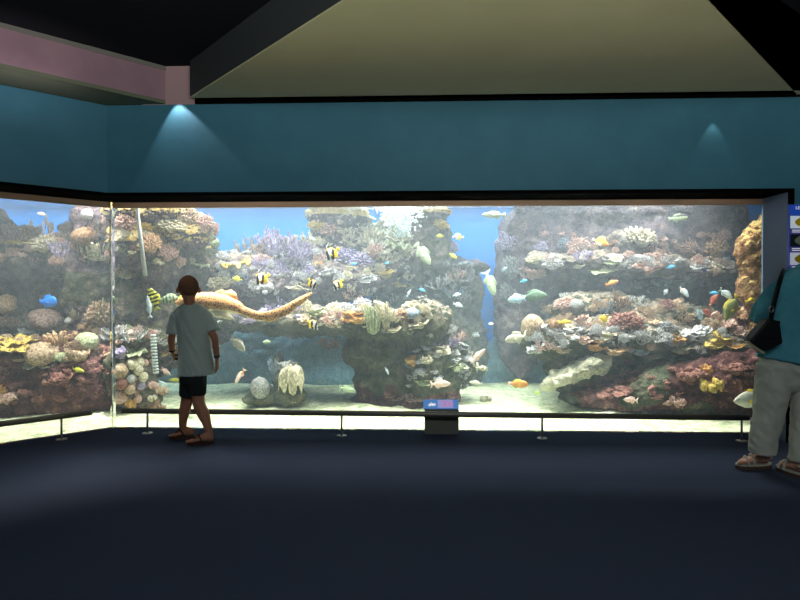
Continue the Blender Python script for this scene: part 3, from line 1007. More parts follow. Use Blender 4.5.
KN = {'stag': 'staghorn coral', 'bush': 'bushy coral', 'plate': 'flat plate coral', 'tier': 'ruffled layered coral', 'brain': 'rounded brain coral', 'finger': 'finger coral', 'clump': 'knobbly coral mound', 'leather': 'leather coral'}
LIST = [
    # --- behind the left angled pane
    ('stag', 40, 221, 24, 26, 'peach', 'orange pink branching coral standing against the blue, behind the left pane'),
    ('bush', 25, 230, 24, 18, 'peach', 'peach bushy coral left of the orange branching one, behind the left pane'),
    ('bush', 8, 232, 22, 26, 'pink', 'pink bushy coral on the ridge at the far left edge of the photo'),
    ('bush', 44, 240, 30, 16, 'cream', 'pale cream bushy coral just under the orange branching coral'),
    ('plate', 20, 241, 34, 10, 'yellow', 'yellow plate coral high on the hazy wall behind the left pane'),
    ('stag', 62, 246, 28, 22, 'lilac', 'lilac staghorn coral at the middle height behind the left pane'),
    ('finger', 96, 246, 34, 22, 'cream', 'cream finger coral thicket touching the pane joint on its left'),
    ('brain', 82, 232, 24, 16, 'brown', 'brown domed coral above the cream finger thicket by the pane joint'),
    ('bush', 105, 222, 14, 22, 'pink', 'pink bushy coral squeezed against the left of the pane joint, near the top'),
    ('brain', 86, 212, 12, 9, 'white', 'small white capped dome coral on the dark column top behind the left pane'),
    ('bush', 66, 224, 20, 12, 'brown', 'brown low coral tuft right of the orange branching coral'),
    ('brain', 6, 300, 20, 18, 'peach', 'peach round coral at the left edge, level with the blue fish'),
    ('brain', 44, 315, 34, 20, 'pink', 'large smooth pale pink boulder coral under the blue fish'),
    ('finger', 75, 311, 11, 14, 'cream', 'small cream antler shaped coral right of the pale pink boulder coral'),
    ('brain', 70, 319, 12, 6, 'white', 'tiny white dome coral below the small cream antler coral'),
    ('bush', 100, 308, 30, 28, 'tan', 'big rusty tan bushy coral left of the pane joint at mid height'),
    ('bush', 60, 325, 26, 12, 'peach', 'orange low bushy coral right below the pale pink boulder coral'),
    ('finger', 58, 337, 30, 16, 'peach', 'peach spiky coral with spread fingers under the orange low bush'),
    ('brain', 85, 338, 24, 16, 'palegreen', 'rounded sage green coral between spiky peach coral and pane joint'),
    ('tier', 103, 333, 18, 14, 'white', 'grey white leafy coral touching the pane joint over the maroon rock'),
    ('clump', 86, 325, 18, 10, 'brown', 'brown knobbly coral right above the rounded sage green coral'),
    ('plate', 10, 341, 42, 10, 'yellow', 'broad bright yellow plate coral at the left edge, upper one'),
    ('plate', 14, 348, 34, 9, 'yellow', 'broad bright yellow plate coral at the left edge, lower one'),
    ('brain', 40, 350, 34, 20, 'tan', 'tan domed coral right of the yellow plates, over a yellow rim'),
    ('plate', 40, 361, 42, 7, 'cream', 'thin pale yellow plate coral under the tan dome'),
    ('leather', 62, 357, 16, 12, 'palegreen', 'crumpled pale yellow green leather coral at the tip of the maroon shelf'),
    ('clump', 76, 351, 24, 14, 'tan', 'tan lumpy coral patch beyond the crumpled pale green leather coral'),
    ('clump', 102, 350, 20, 16, 'red', 'reddish knobbly coral low beside the pane joint'),
    ('tier', 62, 375, 24, 14, 'red', 'red and tan ruffled coral halfway up the maroon wall'),
    ('leather', 4, 396, 22, 12, 'pink', 'salmon pink lobed coral low at the left edge over the rail'),
    ('tier', 2, 388, 12, 10, 'orange', 'orange ruffled coral just above the salmon pink lobed one'),
    ('bush', 8, 318, 26, 16, 'brown', 'dull brown bushy coral left of the pale pink boulder coral'),
    ('tier', 26, 330, 26, 10, 'grey', 'grey leafy coral between yellow plates and pale pink boulder coral'),
    # --- left tower
    ('bush', 126, 219, 28, 20, 'pink', 'pink bushy coral first right of the pane joint, near the top'),
    ('bush', 148, 239, 24, 20, 'peach', 'peach round bushy coral beside the pale tube on the left tower'),
    ('bush', 166, 248, 22, 18, 'pink', 'pink bushy coral right of the peach round one on the left tower'),
    ('stag', 174, 243, 14, 16, 'cream', 'cream branching tuft topping the pink bush on the left tower'),
    ('bush', 178, 257, 14, 16, 'pink', 'small pink drooping bush at the right shoulder of the left tower'),
    ('bush', 123, 264, 26, 20, 'tan', 'tan bushy coral in two lobes, low beside the pane joint'),
    ('bush', 128, 270, 22, 12, 'cream', 'cream fringe coral under the tan two lobed bush'),
    ('bush', 187, 213, 24, 20, 'tan', 'tall tan bushy coral on the overhang against the blue gap'),
    ('bush', 203, 219, 22, 18, 'pink', 'pink brown bushy coral right of the tall tan one on the overhang'),
    ('bush', 212, 227, 12, 16, 'pink', 'small pink coral hanging at the overhang tip against the blue'),
    ('bush', 170, 221, 34, 12, 'cream', 'cream encrusting bush along the lip of the yellow overhang'),
    ('bush', 140, 224, 22, 10, 'yellow', 'yellow low bush on the top of the left tower'),
    ('brain', 213, 241, 12, 10, 'green', 'green ball coral at the tip of the tower against blue water'),
    ('plate', 205, 243, 16, 8, 'palegreen', 'pale green shelf coral beside the green ball coral'),
    ('plate', 200, 264, 18, 6, 'palegreen', 'thin pale green plate behind and above the boy’s head'),
    ('bush', 217, 278, 22, 20, 'cream', 'cream bushy coral right of the boy’s head, upper one'),
    ('tier', 222, 291, 30, 12, 'peach', 'peach ruffled coral right of the boy’s head, directly above the shark'),
    ('stag', 128, 331, 30, 18, 'white', 'white staghorn thicket low on the left tower beside the pane joint'),
    ('stag', 143, 329, 22, 18, 'pink', 'pale pink staghorn coral next to the white thicket on the left tower'),
    ('stag', 163, 336, 22, 14, 'white', 'white branching coral left of the boy’s elbow'),
    ('bush', 162, 346, 20, 14, 'peach', 'peach bush behind the ribbed hose left of the boy’s elbow'),
    ('plate', 132, 352, 26, 9, 'palegreen', 'flat pale green dish coral under the white staghorn thicket'),
    ('tier', 120, 351, 16, 14, 'lilac', 'lilac leafy coral beside the pale green dish coral'),
    ('brain', 119, 368, 17, 14, 'tan', 'tan mushroom coral touching the pane joint, top of the stack'),
    ('brain', 131, 362, 12, 9, 'cream', 'cream small mushroom coral at the top of the stack'),
    ('brain', 138, 361, 10, 9, 'cream', 'cream small mushroom coral second at the top of the stack'),
    ('brain', 137, 368, 11, 9, 'cream', 'cream mushroom coral in the middle of the stack, right side'),
    ('brain', 130, 377, 10, 8, 'white', 'white round mushroom coral in the centre of the stack'),
    ('brain', 142, 375, 11, 9, 'cream', 'cream mushroom coral over the purple patch of the stack'),
    ('brain', 140, 383, 10, 9, 'lilac', 'purple lump in the mushroom coral stack'),
    ('brain', 129, 387, 11, 9, 'tan', 'tan mushroom coral low in the middle of the stack'),
    ('brain', 119, 394, 17, 12, 'pink', 'wide pink grey cap coral low by the pane joint'),
    ('brain', 120, 382, 12, 10, 'red', 'dark red lump coral between the caps by the pane joint'),
    ('clump', 130, 399, 14, 14, 'orange', 'orange sponge like lump near the base of the mushroom stack'),
    ('leather', 151, 385, 12, 9, 'pink', 'pink mushroom coral, upper one of the trio right of the stack'),
    ('leather', 159, 390, 14, 8, 'tan', 'tan mushroom coral, right one of the trio right of the stack'),
    ('leather', 151, 397, 9, 7, 'cream', 'small cream mushroom coral, low one of the trio right of the stack'),
    ('clump', 155, 403, 20, 10, 'brown', 'brown lumpy coral foot beneath the mushroom trio'),
    # --- centre upper
    ('stag', 246, 238, 22, 22, 'grey', 'grey brown staghorn coral left of the lilac thicket, against the blue'),
    ('stag', 270, 234, 24, 26, 'lilac', 'lilac staghorn coral reaching highest into the blue gap'),
    ('stag', 284, 240, 26, 26, 'lilac', 'lilac staghorn coral second of the thicket, right of the highest one'),
    ('stag', 297, 250, 30, 26, 'lilac', 'pale lilac staghorn coral at the right front of the thicket'),
    ('stag', 280, 255, 26, 20, 'white', 'white staghorn coral at the foot of the lilac thicket'),
    ('stag', 301, 234, 20, 16, 'cream', 'cream thin branched coral right of the thicket under the yellow rock'),
    ('stag', 260, 244, 18, 18, 'tan', 'tan branched coral between grey staghorn and lilac thicket'),
    ('plate', 234, 262, 32, 13, 'yellow', 'yellow cream table coral at the left of the middle reef'),
    ('bush', 262, 258, 24, 12, 'pink', 'pale pink flat topped coral right of the yellow table coral'),
    ('stag', 243, 274, 28, 14, 'blue', 'blue grey branching coral under the yellow table coral'),
    ('bush', 225, 277, 20, 14, 'cream', 'cream bush left of the blue grey branching coral'),
    ('clump', 249, 257, 10, 8, 'tan', 'small tan lump between yellow table coral and pink flat topped coral'),
    ('stag', 290, 270, 28, 14, 'white', 'white spread staghorn just behind the striped fish group'),
    ('tier', 295, 283, 28, 12, 'cream', 'pale cream layered coral left of the middle striped fish'),
    ('bush', 308, 270, 16, 14, 'lilac', 'purple round bush between the striped fish'),
    ('tier', 328, 270, 24, 10, 'white', 'white sloping plate coral under the highest striped fish'),
    ('bush', 318, 256, 16, 12, 'pink', 'salmon pink coral left of the highest striped fish'),
    ('clump', 319, 263, 10, 9, 'orange', 'orange block coral below the salmon pink coral'),
    ('stag', 275, 297, 30, 14, 'lilac', 'lilac low staghorn right above the shark’s back'),
    ('clump', 265, 284, 20, 12, 'white', 'white lumpy coral behind the left striped fish'),
    ('stag', 252, 290, 20, 10, 'grey', 'grey twig coral between left striped fish and the shark'),
    ('bush', 330, 224, 26, 16, 'pink', 'pink brown bush on the yellow topped back wall'),
    ('stag', 352, 232, 26, 20, 'cream', 'cream staghorn in the upper middle of the back wall'),
    ('stag', 374, 232, 24, 20, 'cream', 'cream staghorn left of the bubble plume'),
    ('bush', 318, 222, 24, 10, 'yellow', 'yellow encrusting bush on the back wall beside the blue gap'),
    ('bush', 345, 252, 30, 16, 'lilac', 'lilac bush right of the highest striped fish'),
    ('bush', 362, 258, 28, 18, 'lilac', 'lilac grey bush in the centre of the back wall'),
    ('bush', 376, 248, 20, 16, 'pink', 'pink grey bush above the dark recess of the back wall'),
    ('plate', 398, 244, 26, 16, 'palegreen', 'large pale green vase coral under the bubble plume, left one'),
    ('plate', 408, 250, 20, 12, 'cream', 'cream dish coral just right of the large vase coral'),
    ('stag', 396, 228, 16, 16, 'yellow', 'pale yellow antler coral directly below the bubble plume'),
    ('tier', 384, 270, 28, 12, 'yellow', 'yellow ruffled coral in the middle below the dark recess'),
    ('tier', 366, 276, 28, 10, 'white', 'white ruffled coral left of the yellow ruffled one'),
    ('tier', 398, 282, 18, 8, 'yellow', 'thin yellow plate right under the yellow ruffled coral'),
    ('stag', 368, 286, 20, 14, 'white', 'white tuft of branches above the grassy coral'),
    ('stag', 352, 290, 26, 14, 'pink', 'pale pink branching coral right of the middle striped fish pair'),
    # --- dark pillar
    ('stag', 456, 270, 24, 18, 'pink', 'pink staghorn coral on the dark pillar by the blue gap'),
    ('stag', 438, 277, 28, 18, 'white', 'white staghorn coral on the dark pillar, left of the pink one'),
    ('stag', 452, 288, 22, 14, 'blue', 'blue grey staghorn coral below the white and pink pair on the pillar'),
    ('bush', 440, 222, 22, 10, 'yellow', 'yellow crust coral on the cap of the dark pillar'),
    ('bush', 452, 241, 12, 10, 'lilac', 'small lilac bush behind the banded butterflyfish'),
    ('stag', 409, 272, 20, 12, 'cream', 'cream twiggy coral left of the white staghorn of the pillar'),
    ('tier', 413, 284, 20, 8, 'palegreen', 'pale green ruffled coral on the left flank of the pillar'),
    # --- central ledge
    ('tier', 318, 311, 22, 10, 'palegreen', 'pale green leafy coral on the arch, above the lowest striped fish'),
    ('tier', 304, 318, 22, 10, 'tan', 'tan layered coral on the arch left of the lowest striped fish'),
    ('stag', 333, 316, 24, 16, 'pink', 'pink branched coral on the arch left of the orange sponge coral'),
    ('bush', 336, 305, 22, 10, 'cream', 'cream low bush on the arch behind the pink branched coral'),
    ('tier', 357, 315, 32, 13, 'orange', 'bright orange ruffled coral in the middle of the central ledge'),
    ('bush', 346, 305, 20, 9, 'white', 'white crust bush behind the orange ruffled coral'),
    ('bush', 362, 301, 20, 12, 'white', 'white bush between orange ruffled coral and grassy coral'),
    ('finger', 373, 315, 16, 30, 'palegreen', 'tall grass like pale green coral, left one on the central ledge'),
    ('finger', 386, 312, 18, 26, 'cream', 'tall cream finger coral right beside the grass like one'),
    ('tier', 392, 326, 26, 10, 'cream', 'cream ruffled coral lip at the front of the central ledge'),
    ('stag', 386, 298, 28, 14, 'white', 'white staghorn behind the tall cream finger coral'),
    ('tier', 404, 314, 22, 14, 'brown', 'brown folded coral right of the tall cream finger coral'),
    ('brain', 413, 311, 18, 10, 'blue', 'smooth pale blue dome coral on the right shoulder of the central rock'),
    ('tier', 420, 321, 28, 12, 'cream', 'cream crusted ledge coral running down right from the blue dome'),
    ('stag', 447, 324, 22, 14, 'white', 'white staghorn coral on the right top of the central rock'),
    ('stag', 455, 334, 26, 18, 'pink', 'pink grey staghorn thicket on the right end of the central rock'),
    ('stag', 446, 341, 24, 14, 'lilac', 'lilac staghorn below the pink grey thicket'),
    ('tier', 441, 349, 22, 10, 'cream', 'cream leafy coral below the lilac staghorn on the central rock'),
    ('tier', 462, 346, 16, 10, 'grey', 'grey leafy coral at the right end of the central rock'),
    ('clump', 414, 358, 20, 9, 'orange', 'orange tan crust coral on the right flank of the central rock'),
    ('tier', 428, 358, 18, 9, 'cream', 'cream crust coral right beside the orange tan crust'),
    ('clump', 422, 370, 14, 8, 'white', 'white lump coral midway down the right flank of the central rock'),
    ('tier', 455, 364, 26, 12, 'palegreen', 'pale yellow green leafy coral low on the right flank of the central rock'),
    ('plate', 476, 366, 22, 9, 'cream', 'cream plate coral standing out right of the central rock'),
    ('tier', 437, 375, 18, 8, 'white', 'white ruffled crust below the pale leafy corals of the central rock'),
    ('tier', 424, 380, 24, 8, 'palegreen', 'pale green crust low on the central rock above the sand'),
    ('clump', 410, 394, 40, 6, 'pink', 'pink low crust rim at the foot of the central rock'),
    ('clump', 328, 340, 24, 12, 'brown', 'brown pink crust under the lowest striped fish, beside the arch'),
    # --- sand corals
    ('brain', 260, 384, 19, 20, 'grey', 'round grey brain coral ball on the low rock base on the sand'),
    ('leather', 292, 378, 26, 36, 'cream', 'big cream folded leather coral standing on the sand'),
    ('finger', 275, 367, 9, 26, 'blue', 'upright blue grey column coral left of the big cream leather coral'),
    ('clump', 286, 364, 22, 10, 'grey', 'grey lobed coral behind the top of the big cream leather coral'),
    ('stag', 250, 374, 14, 10, 'lilac', 'small lilac twig coral left of the round brain coral ball'),
    # --- right reef, upper shelf
    ('bush', 541, 244, 16, 12, 'lilac', 'lilac dome bush hazy on the left of the right cliff'),
    ('bush', 566, 241, 14, 14, 'blue', 'hazy blue grey bush between two domes on the right cliff'),
    ('bush', 578, 241, 26, 14, 'pink', 'big pale pink bush left of the orange butterflyfish'),
    ('bush', 536, 256, 20, 10, 'cream', 'cream bush at the left end of the upper shelf'),
    ('bush', 553, 259, 24, 14, 'white', 'white bush second from the left on the upper shelf'),
    ('tier', 578, 262, 22, 10, 'cream', 'cream ruffled coral under the big pale pink bush'),
    ('stag', 586, 254, 24, 14, 'lilac', 'lilac grey twigs under the orange butterflyfish'),
    ('tier', 608, 266, 32, 9, 'palegreen', 'pale yellow green plate coral in the middle of the upper shelf'),
    ('tier', 612, 258, 24, 9, 'palegreen', 'pale green plate coral just above the widest plate of the upper shelf'),
    ('bush', 640, 233, 34, 18, 'cream', 'wide cream bush on the cliff head right of the orange butterflyfish'),
    ('bush', 650, 248, 26, 16, 'pink', 'pink crust bush on the face of the cliff head'),
    ('bush', 690, 244, 24, 18, 'pink', 'rosy bush on the hazy cliff below the white and green fish'),
    ('bush', 718, 243, 24, 20, 'peach', 'peach hazy bush left of the tan boulder'),
    ('tier', 648, 264, 24, 12, 'pink', 'pinkish ruffled coral on the upper shelf below the cliff head'),
    ('plate', 650, 282, 34, 13, 'white', 'white netlike table coral hanging in the middle of the right reef'),
    ('tier', 672, 270, 22, 12, 'peach', 'peach ruffled coral right of the white table coral'),
    ('stag', 692, 272, 26, 16, 'white', 'white staghorn on the right part of the upper shelf'),
    ('stag', 706, 277, 22, 14, 'lilac', 'lilac staghorn behind the vivid blue fish'),
    ('stag', 680, 284, 20, 10, 'white', 'white spiky coral below the staghorn of the upper shelf'),
    ('tier', 716, 266, 18, 12, 'cream', 'cream ruffled coral right of the vivid blue fish'),
    ('stag', 728, 277, 20, 10, 'cream', 'cream twigs touching the tan boulder from the left'),
    ('bush', 598, 244, 16, 10, 'pink', 'small pink crust behind the orange butterflyfish'),
    # --- right reef, main ledge
    ('brain', 534, 322, 24, 22, 'tan', 'tan cushion coral with folds at the left end of the right reef'),
    ('bush', 566, 301, 26, 12, 'pink', 'pink grey bush on the crown left of the middle of the right reef'),
    ('finger', 565, 295, 10, 8, 'white', 'white stubby fingers on top of the pink grey crown bush'),
    ('brain', 577, 303, 16, 10, 'grey', 'grey dome beside the pink grey crown bush'),
    ('tier', 572, 312, 26, 14, 'peach', 'peach ruffled coral above the slim yellow fish'),
    ('tier', 584, 320, 20, 16, 'pink', 'pinkish coral wall between the two yellow fish'),
    ('leather', 554, 324, 16, 12, 'brown', 'brown folded coral right of the tan cushion coral'),
    ('stag', 603, 304, 18, 18, 'blue', 'pale blue grey staghorn above the round yellow fish'),
    ('stag', 619, 298, 24, 20, 'brown', 'brown grey branching coral in the middle of the right reef'),
    ('stag', 636, 300, 24, 18, 'white', 'white grey branching coral right of the brown grey one'),
    ('bush', 627, 319, 34, 20, 'red', 'dark rosy dome thicket right of the round yellow fish'),
    ('stag', 550, 341, 30, 14, 'pink', 'pink branching coral at the left of the main right ledge'),
    ('tier', 540, 346, 24, 12, 'white', 'white ruffled coral at the left lip of the main right ledge'),
    ('tier', 563, 347, 22, 10, 'tan', 'tan ruffled coral on the left lip of the main right ledge'),
    ('tier', 582, 338, 24, 10, 'pink', 'pink ruffled coral on the ledge under the pinkish coral wall'),
    ('tier', 597, 343, 28, 12, 'orange', 'orange ruffled coral on the lip of the main right ledge'),
    ('tier', 616, 347, 30, 12, 'peach', 'peach ruffled coral on the lip right of the orange one'),
    ('tier', 608, 334, 24, 10, 'cream', 'cream ruffled coral under the round yellow fish'),
    ('brain', 641, 347, 18, 11, 'blue', 'pale blue grey dome at the lip of the main right ledge'),
    ('brain', 652, 343, 12, 9, 'pink', 'small pink dome right of the pale blue grey dome'),
    ('stag', 654, 333, 24, 14, 'white', 'white grey branching coral behind the small pink dome'),
    ('tier', 655, 353, 34, 8, 'tan', 'tan thin plate hanging off the ledge under the pink dome'),
    ('tier', 672, 338, 26, 12, 'orange', 'orange tan ruffled coral in the right half of the main ledge'),
    ('tier', 683, 347, 30, 10, 'cream', 'cream long plate in the right half of the main ledge'),
    ('tier', 690, 332, 26, 12, 'white', 'white ruffled coral rising right toward the yellow ruffled coral'),
    ('tier', 706, 330, 26, 12, 'white', 'white frilled coral right below the white and blue upright fish'),
    ('bush', 668, 325, 22, 10, 'grey', 'grey bush at the foot of the dark recess in the right reef'),
    ('brain', 659, 323, 12, 6, 'white', 'small white pebble like coral in the dark recess'),
    ('bush', 668, 303, 18, 14, 'red', 'dull red bush in the middle of the dark recess of the right reef'),
    ('tier', 722, 336, 28, 14, 'yellow', 'bright yellow ruffled coral near the right end of the window'),
    ('tier', 716, 344, 24, 8, 'yellow', 'thin yellow plate under the bright yellow ruffled coral'),
    ('tier', 738, 325, 24, 16, 'pink', 'pink ruffled coral beside the woman’s bag'),
    ('bush', 745, 318, 20, 16, 'red', 'rosy bush beside the woman’s bag, above the pink ruffled coral'),
    ('tier', 738, 343, 20, 8, 'orange', 'orange plate right of the bright yellow ruffled coral'),
    ('tier', 746, 308, 18, 12, 'peach', 'peach ruffled coral beside the woman’s elbow'),
    ('clump', 707, 367, 14, 10, 'orange', 'orange crust patch on the red brown rock left of the woman'),
    ('clump', 712, 382, 24, 14, 'yellow', 'mustard crust patch low on the red brown rock left of the woman'),
    ('clump', 620, 388, 40, 8, 'red', 'red crust band over the sand at the foot of the right reef'),
    ('clump', 690, 372, 26, 12, 'red', 'rosy crust high on the red brown foot rock'),
    ('clump', 675, 398, 22, 12, 'pink', 'pink crust low on the red brown foot rock above the rail'),
    ('clump', 740, 366, 24, 10, 'red', 'dark rosy crust near the right end above the cream fish'),
    ('clump', 486, 398, 12, 8, 'cream', 'small cream rock like coral on the sand right of the blue sign'),
    ('bush', 508, 238, 24, 22, 'lilac', 'hazy lilac bush on the cliff edge right of the blue gap'),
    ('bush', 512, 262, 22, 24, 'grey', 'hazy grey bush on the cliff edge under the lilac one'),
    ('bush', 510, 288, 20, 20, 'grey', 'hazy grey bush low on the cliff edge left of the green fish'),
]
for it in LIST:
    C(*it[:6], label=it[6].replace('’', "'"))
# small growth crowding the ledges; nothing tells these apart
FILL = [
    (26, 222, 300, 302, 322, ('stag', 'tier', 'bush'), ('lilac',), 8, 14, 'small growth left on the central ledge', 'small lilac coral tuft on the left arm of the central ledge under the shark'),
    # (count, polygon box px0, py0, px1, py1, kinds, colours, size lo, hi, group, label)
    (41, 0, 226, 110, 260, ('bush', 'stag', 'clump'), ('pink',), 7, 13, 'small growth high behind the left pane', 'small pink coral tuft high on the reef behind the left angled pane'),
    (41, 0, 318, 110, 360, ('bush', 'clump', 'tier'), ('tan',), 6, 12, 'small growth on the maroon shelf', 'small tan coral tuft on the maroon shelf behind the left angled pane'),
    (35, 0, 362, 110, 405, ('clump', 'tier'), ('red',), 7, 13, 'small crusts on the maroon wall', 'small red crust coral on the maroon wall behind the left angled pane'),
    (35, 116, 210, 215, 262, ('bush', 'clump'), ('cream',), 6, 11, 'small growth on the left tower top', 'small cream coral tuft on the upper left reef tower'),
    (28, 114, 325, 165, 405, ('bush', 'brain', 'clump'), ('pink',), 6, 10, 'small growth on the left tower foot', 'small pink coral lump low on the left reef tower'),
    (64, 220, 250, 345, 300, ('stag', 'bush', 'tier'), ('white',), 8, 15, 'small growth on the middle reef', 'small white coral tuft among the middle reef behind the striped fish'),
    (38, 255, 240, 320, 275, ('stag',), ('lilac',), 9, 16, 'small lilac twigs on the middle reef', 'small lilac twig coral in the thicket of the middle reef'),
    (54, 310, 215, 410, 285, ('stag', 'bush', 'tier'), ('cream',), 8, 15, 'small growth on the back wall', 'small cream coral tuft on the back reef wall near the bubble plume'),
    (35, 405, 262, 470, 300, ('stag', 'tier'), ('grey',), 8, 14, 'small growth on the dark pillar', 'small grey coral tuft on the dark pillar by the blue gap'),
    (48, 295, 300, 430, 330, ('stag', 'tier', 'bush'), ('cream',), 7, 13, 'small growth on the central ledge', 'small cream coral tuft on the central ledge over the arch'),
    (35, 405, 330, 475, 385, ('stag', 'tier'), ('white',), 8, 14, 'small growth on the central rock flank', 'small white coral frill on the right flank of the central rock'),
    (57, 520, 232, 735, 275, ('stag', 'bush', 'tier'), ('pink',), 8, 15, 'small growth on the upper right shelf', 'small pink grey coral tuft on the upper shelf of the right reef'),
    (41, 600, 255, 735, 285, ('stag', 'tier'), ('white',), 8, 14, 'small frills on the upper right shelf', 'small white coral frill on the upper shelf of the right reef'),
    (64, 525, 298, 735, 325, ('stag', 'bush', 'tier'), ('tan',), 8, 15, 'small growth on the right reef crown', 'small tan coral tuft on the crown of the right reef'),
    (70, 525, 325, 735, 352, ('stag', 'tier', 'bush'), ('white',), 8, 15, 'small growth on the main right ledge', 'small white coral frill on the main ledge of the right reef'),
    (32, 600, 365, 745, 405, ('clump', 'tier'), ('red',), 8, 14, 'small crusts on the right foot rock', 'small red crust coral on the foot rock of the right reef'),
]
for cnt, x0, y0, x1, y1, kinds, cols, lo, hi, grp, lab in FILL:
    got = 0; tries = 0
    while got < cnt and tries < cnt * 6:
        tries += 1
        px, py = CR.uniform(x0, x1), CR.uniform(y0, y1)
        w = CR.uniform(lo, hi)
        loc, n_ = hit(px, py + w * 0.3)
        if loc is None or loc.y > 8.05 or loc.z < 0.1: continue
        if n_.z < -0.25: continue
        k = CR.choice(kinds)
        C(k, px, py, w, w * (0.5 if k in ('tier', 'plate', 'clump') else 0.8), CR.choice(cols), label=lab, group=grp)
        got += 1
print('MISS', MISS)

# ================================================================ FISH
FM = {}


def fm(name, c, c2=None, rough=0.45):
    k = 'fish_' + name
    if k not in MATS:
        mat(k, c, rough, spec=0.4, col2=c2, scale=9)
    return MATS[k]


F_ = dict(
    white=fm('white', rgb(232, 234, 230)), black=fm('black', rgb(28, 30, 32)), yellow=fm('yellow', rgb(244, 206, 30)), lemon=fm('lemon', rgb(214, 206, 70), rgb(180, 184, 72)),
    silver=fm('silver', rgb(176, 192, 198), rgb(216, 226, 228)), blue=fm('blue', rgb(24, 110, 220), rgb(46, 140, 235)), vivid=fm('vivid', rgb(30, 40, 240)), sky=fm('sky', rgb(92, 180, 230)),
    cream=fm('cream', rgb(200, 192, 172), rgb(222, 216, 200)), pink=fm('pink', rgb(222, 178, 168), rgb(240, 210, 200)), orange=fm('orange', rgb(236, 136, 40), rgb(214, 160, 96)), red=fm('red', rgb(160, 76, 58), rgb(190, 110, 90)),
    green=fm('green', rgb(70, 98, 80), rgb(104, 130, 104)), pale=fm('pale', rgb(150, 168, 136), rgb(180, 194, 164)), paleblue=fm('paleblue', rgb(150, 190, 212), rgb(188, 214, 226)), lime=fm('lime', rgb(180, 210, 50)), olive=fm('olive', rgb(148, 150, 80), rgb(176, 176, 100)),
    brown=fm('brown', rgb(150, 104, 70)), eye=fm('eye', rgb(12, 12, 14), rough=0.15))


def fish_mesh(prof, thick, pat):
    """Body along +X (nose at +0.5), prof = (x, centre z, half height); pat(x, z) -> material slot."""
    mb = MB()
    nx, na = 34, 20
    xs = [p[0] for p in prof]
    ring = []
    for i in range(nx + 1):
        x = xs[0] + (xs[-1] - xs[0]) * (0.5 - 0.5 * math.cos(PI * i / nx))
        cz = float(np.interp(x, xs, [p[1] for p in prof])); h = float(np.interp(x, xs, [p[2] for p in prof]))
        h = max(h, 0.004)
        t = thick * math.sqrt(max(h, 0.0) / max(p[2] for p in prof)) * (0.55 + 0.45 * min(1, (xs[-1] - x) * 4))
        t = min(t, h * 1.1)
        ring.append([Vector((x, t * math.sin(2 * PI * k / na), cz + h * math.cos(2 * PI * k / na))) for k in range(na)])
    v = [p for r in ring for p in r]
    f, mi = [], []
    for i in range(nx):
        for k in range(na):
            k2 = (k + 1) % na
            q = (i * na + k, i * na + k2, (i + 1) * na + k2, (i + 1) * na + k)
            c = (v[q[0]] + v[q[2]]) / 2
            f.append(q); mi.append(pat(c.x, c.z))
    f.append(tuple(range(na))); mi.append(mi[0])
    f.append(tuple(range(nx * na + na - 1, nx * na - 1, -1))); mi.append(mi[-1])
    mb.v, mb.f, mb.mi = v, f, mi
    return mb


def fin_mesh(pts, th=0.012):
    """Fin outline in x,z, thicker in its middle."""
    mb = MB(); n = len(pts)
    c = Vector((sum(p[0] for p in pts) / n, 0, sum(p[1] for p in pts) / n))
    v = [Vector((p[0], 0, p[1])) for p in pts] + [c + Vector((0, th / 2, 0)), c - Vector((0, th / 2, 0))]
    # give the rim a little thickness too
    v += [Vector((p[0], 0.002, p[1])) for p in pts]
    f = [(i, (i + 1) % n, n + 1) for i in range(n)] + [(n + 2 + (i + 1) % n, n + 2 + i, n) for i in range(n)]
    f += [(i, n + 2 + i, n + 2 + (i + 1) % n, (i + 1) % n) for i in range(n)]
    mb.add(v, f)
    return mb


PROF = {
    'slim': [(-0.36, 0, 0.03), (-0.2, 0, 0.075), (0.0, 0, 0.12), (0.2, 0, 0.125), (0.36, 0, 0.09), (0.46, -0.01, 0.045), (0.5, -0.015, 0.008)],
    'oval': [(-0.34, 0, 0.045), (-0.2, 0, 0.13), (0.0, 0.01, 0.2), (0.18, 0.01, 0.21), (0.34, 0, 0.14), (0.45, -0.02, 0.07), (0.5, -0.03, 0.012)],
    'disc': [(-0.32, 0, 0.06), (-0.22, 0, 0.2), (-0.05, 0.01, 0.33), (0.12, 0.02, 0.33), (0.28, 0.0, 0.2), (0.4, -0.03, 0.09), (0.5, -0.05, 0.02)],
    'blunt': [(-0.35, 0, 0.06), (-0.2, 0, 0.13), (0.0, 0, 0.19), (0.2, 0.01, 0.21), (0.36, 0.02, 0.18), (0.46, 0.01, 0.11), (0.5, 0, 0.03)],
}
PATS = {
    'plain': lambda x, z: 0,
    'belly': lambda x, z: 1 if z < -0.02 else 0,
    'back': lambda x, z: 1 if z > 0.08 else 0,
    'bars': lambda x, z: 1 if math.sin(x * 42) > 0.35 else 0,
    # bannerfish: two slanted black bands, yellow rear
    'banner': lambda x, z: (1 if 0.20 < x + z * 0.45 < 0.36 else (1 if -0.16 < x + z * 0.75 < 0.06 else (2 if x + z * 0.75 < -0.16 and z > -0.3 else (1 if (x > 0.36 and z > 0.03) else 0)))),
    'butter': lambda x, z: 1 if (0.26 < x < 0.34) else (2 if x < 0.0 else 0),
    'tailhalf': lambda x, z: 1 if x < -0.12 else 0,
    'saddle': lambda x, z: 1 if (x < 0.1 and z < -0.04) else 0,
}
TAILS = {
    'fork': [(-0.33, 0.035), (-0.42, 0.12), (-0.5, 0.17), (-0.455, 0.05), (-0.44, 0.0), (-0.455, -0.05), (-0.5, -0.17), (-0.42, -0.12), (-0.33, -0.035)],
    'fan': [(-0.33, 0.045), (-0.42, 0.1), (-0.49, 0.12), (-0.5, 0.0), (-0.49, -0.12), (-0.42, -0.1), (-0.33, -0.045)],
}


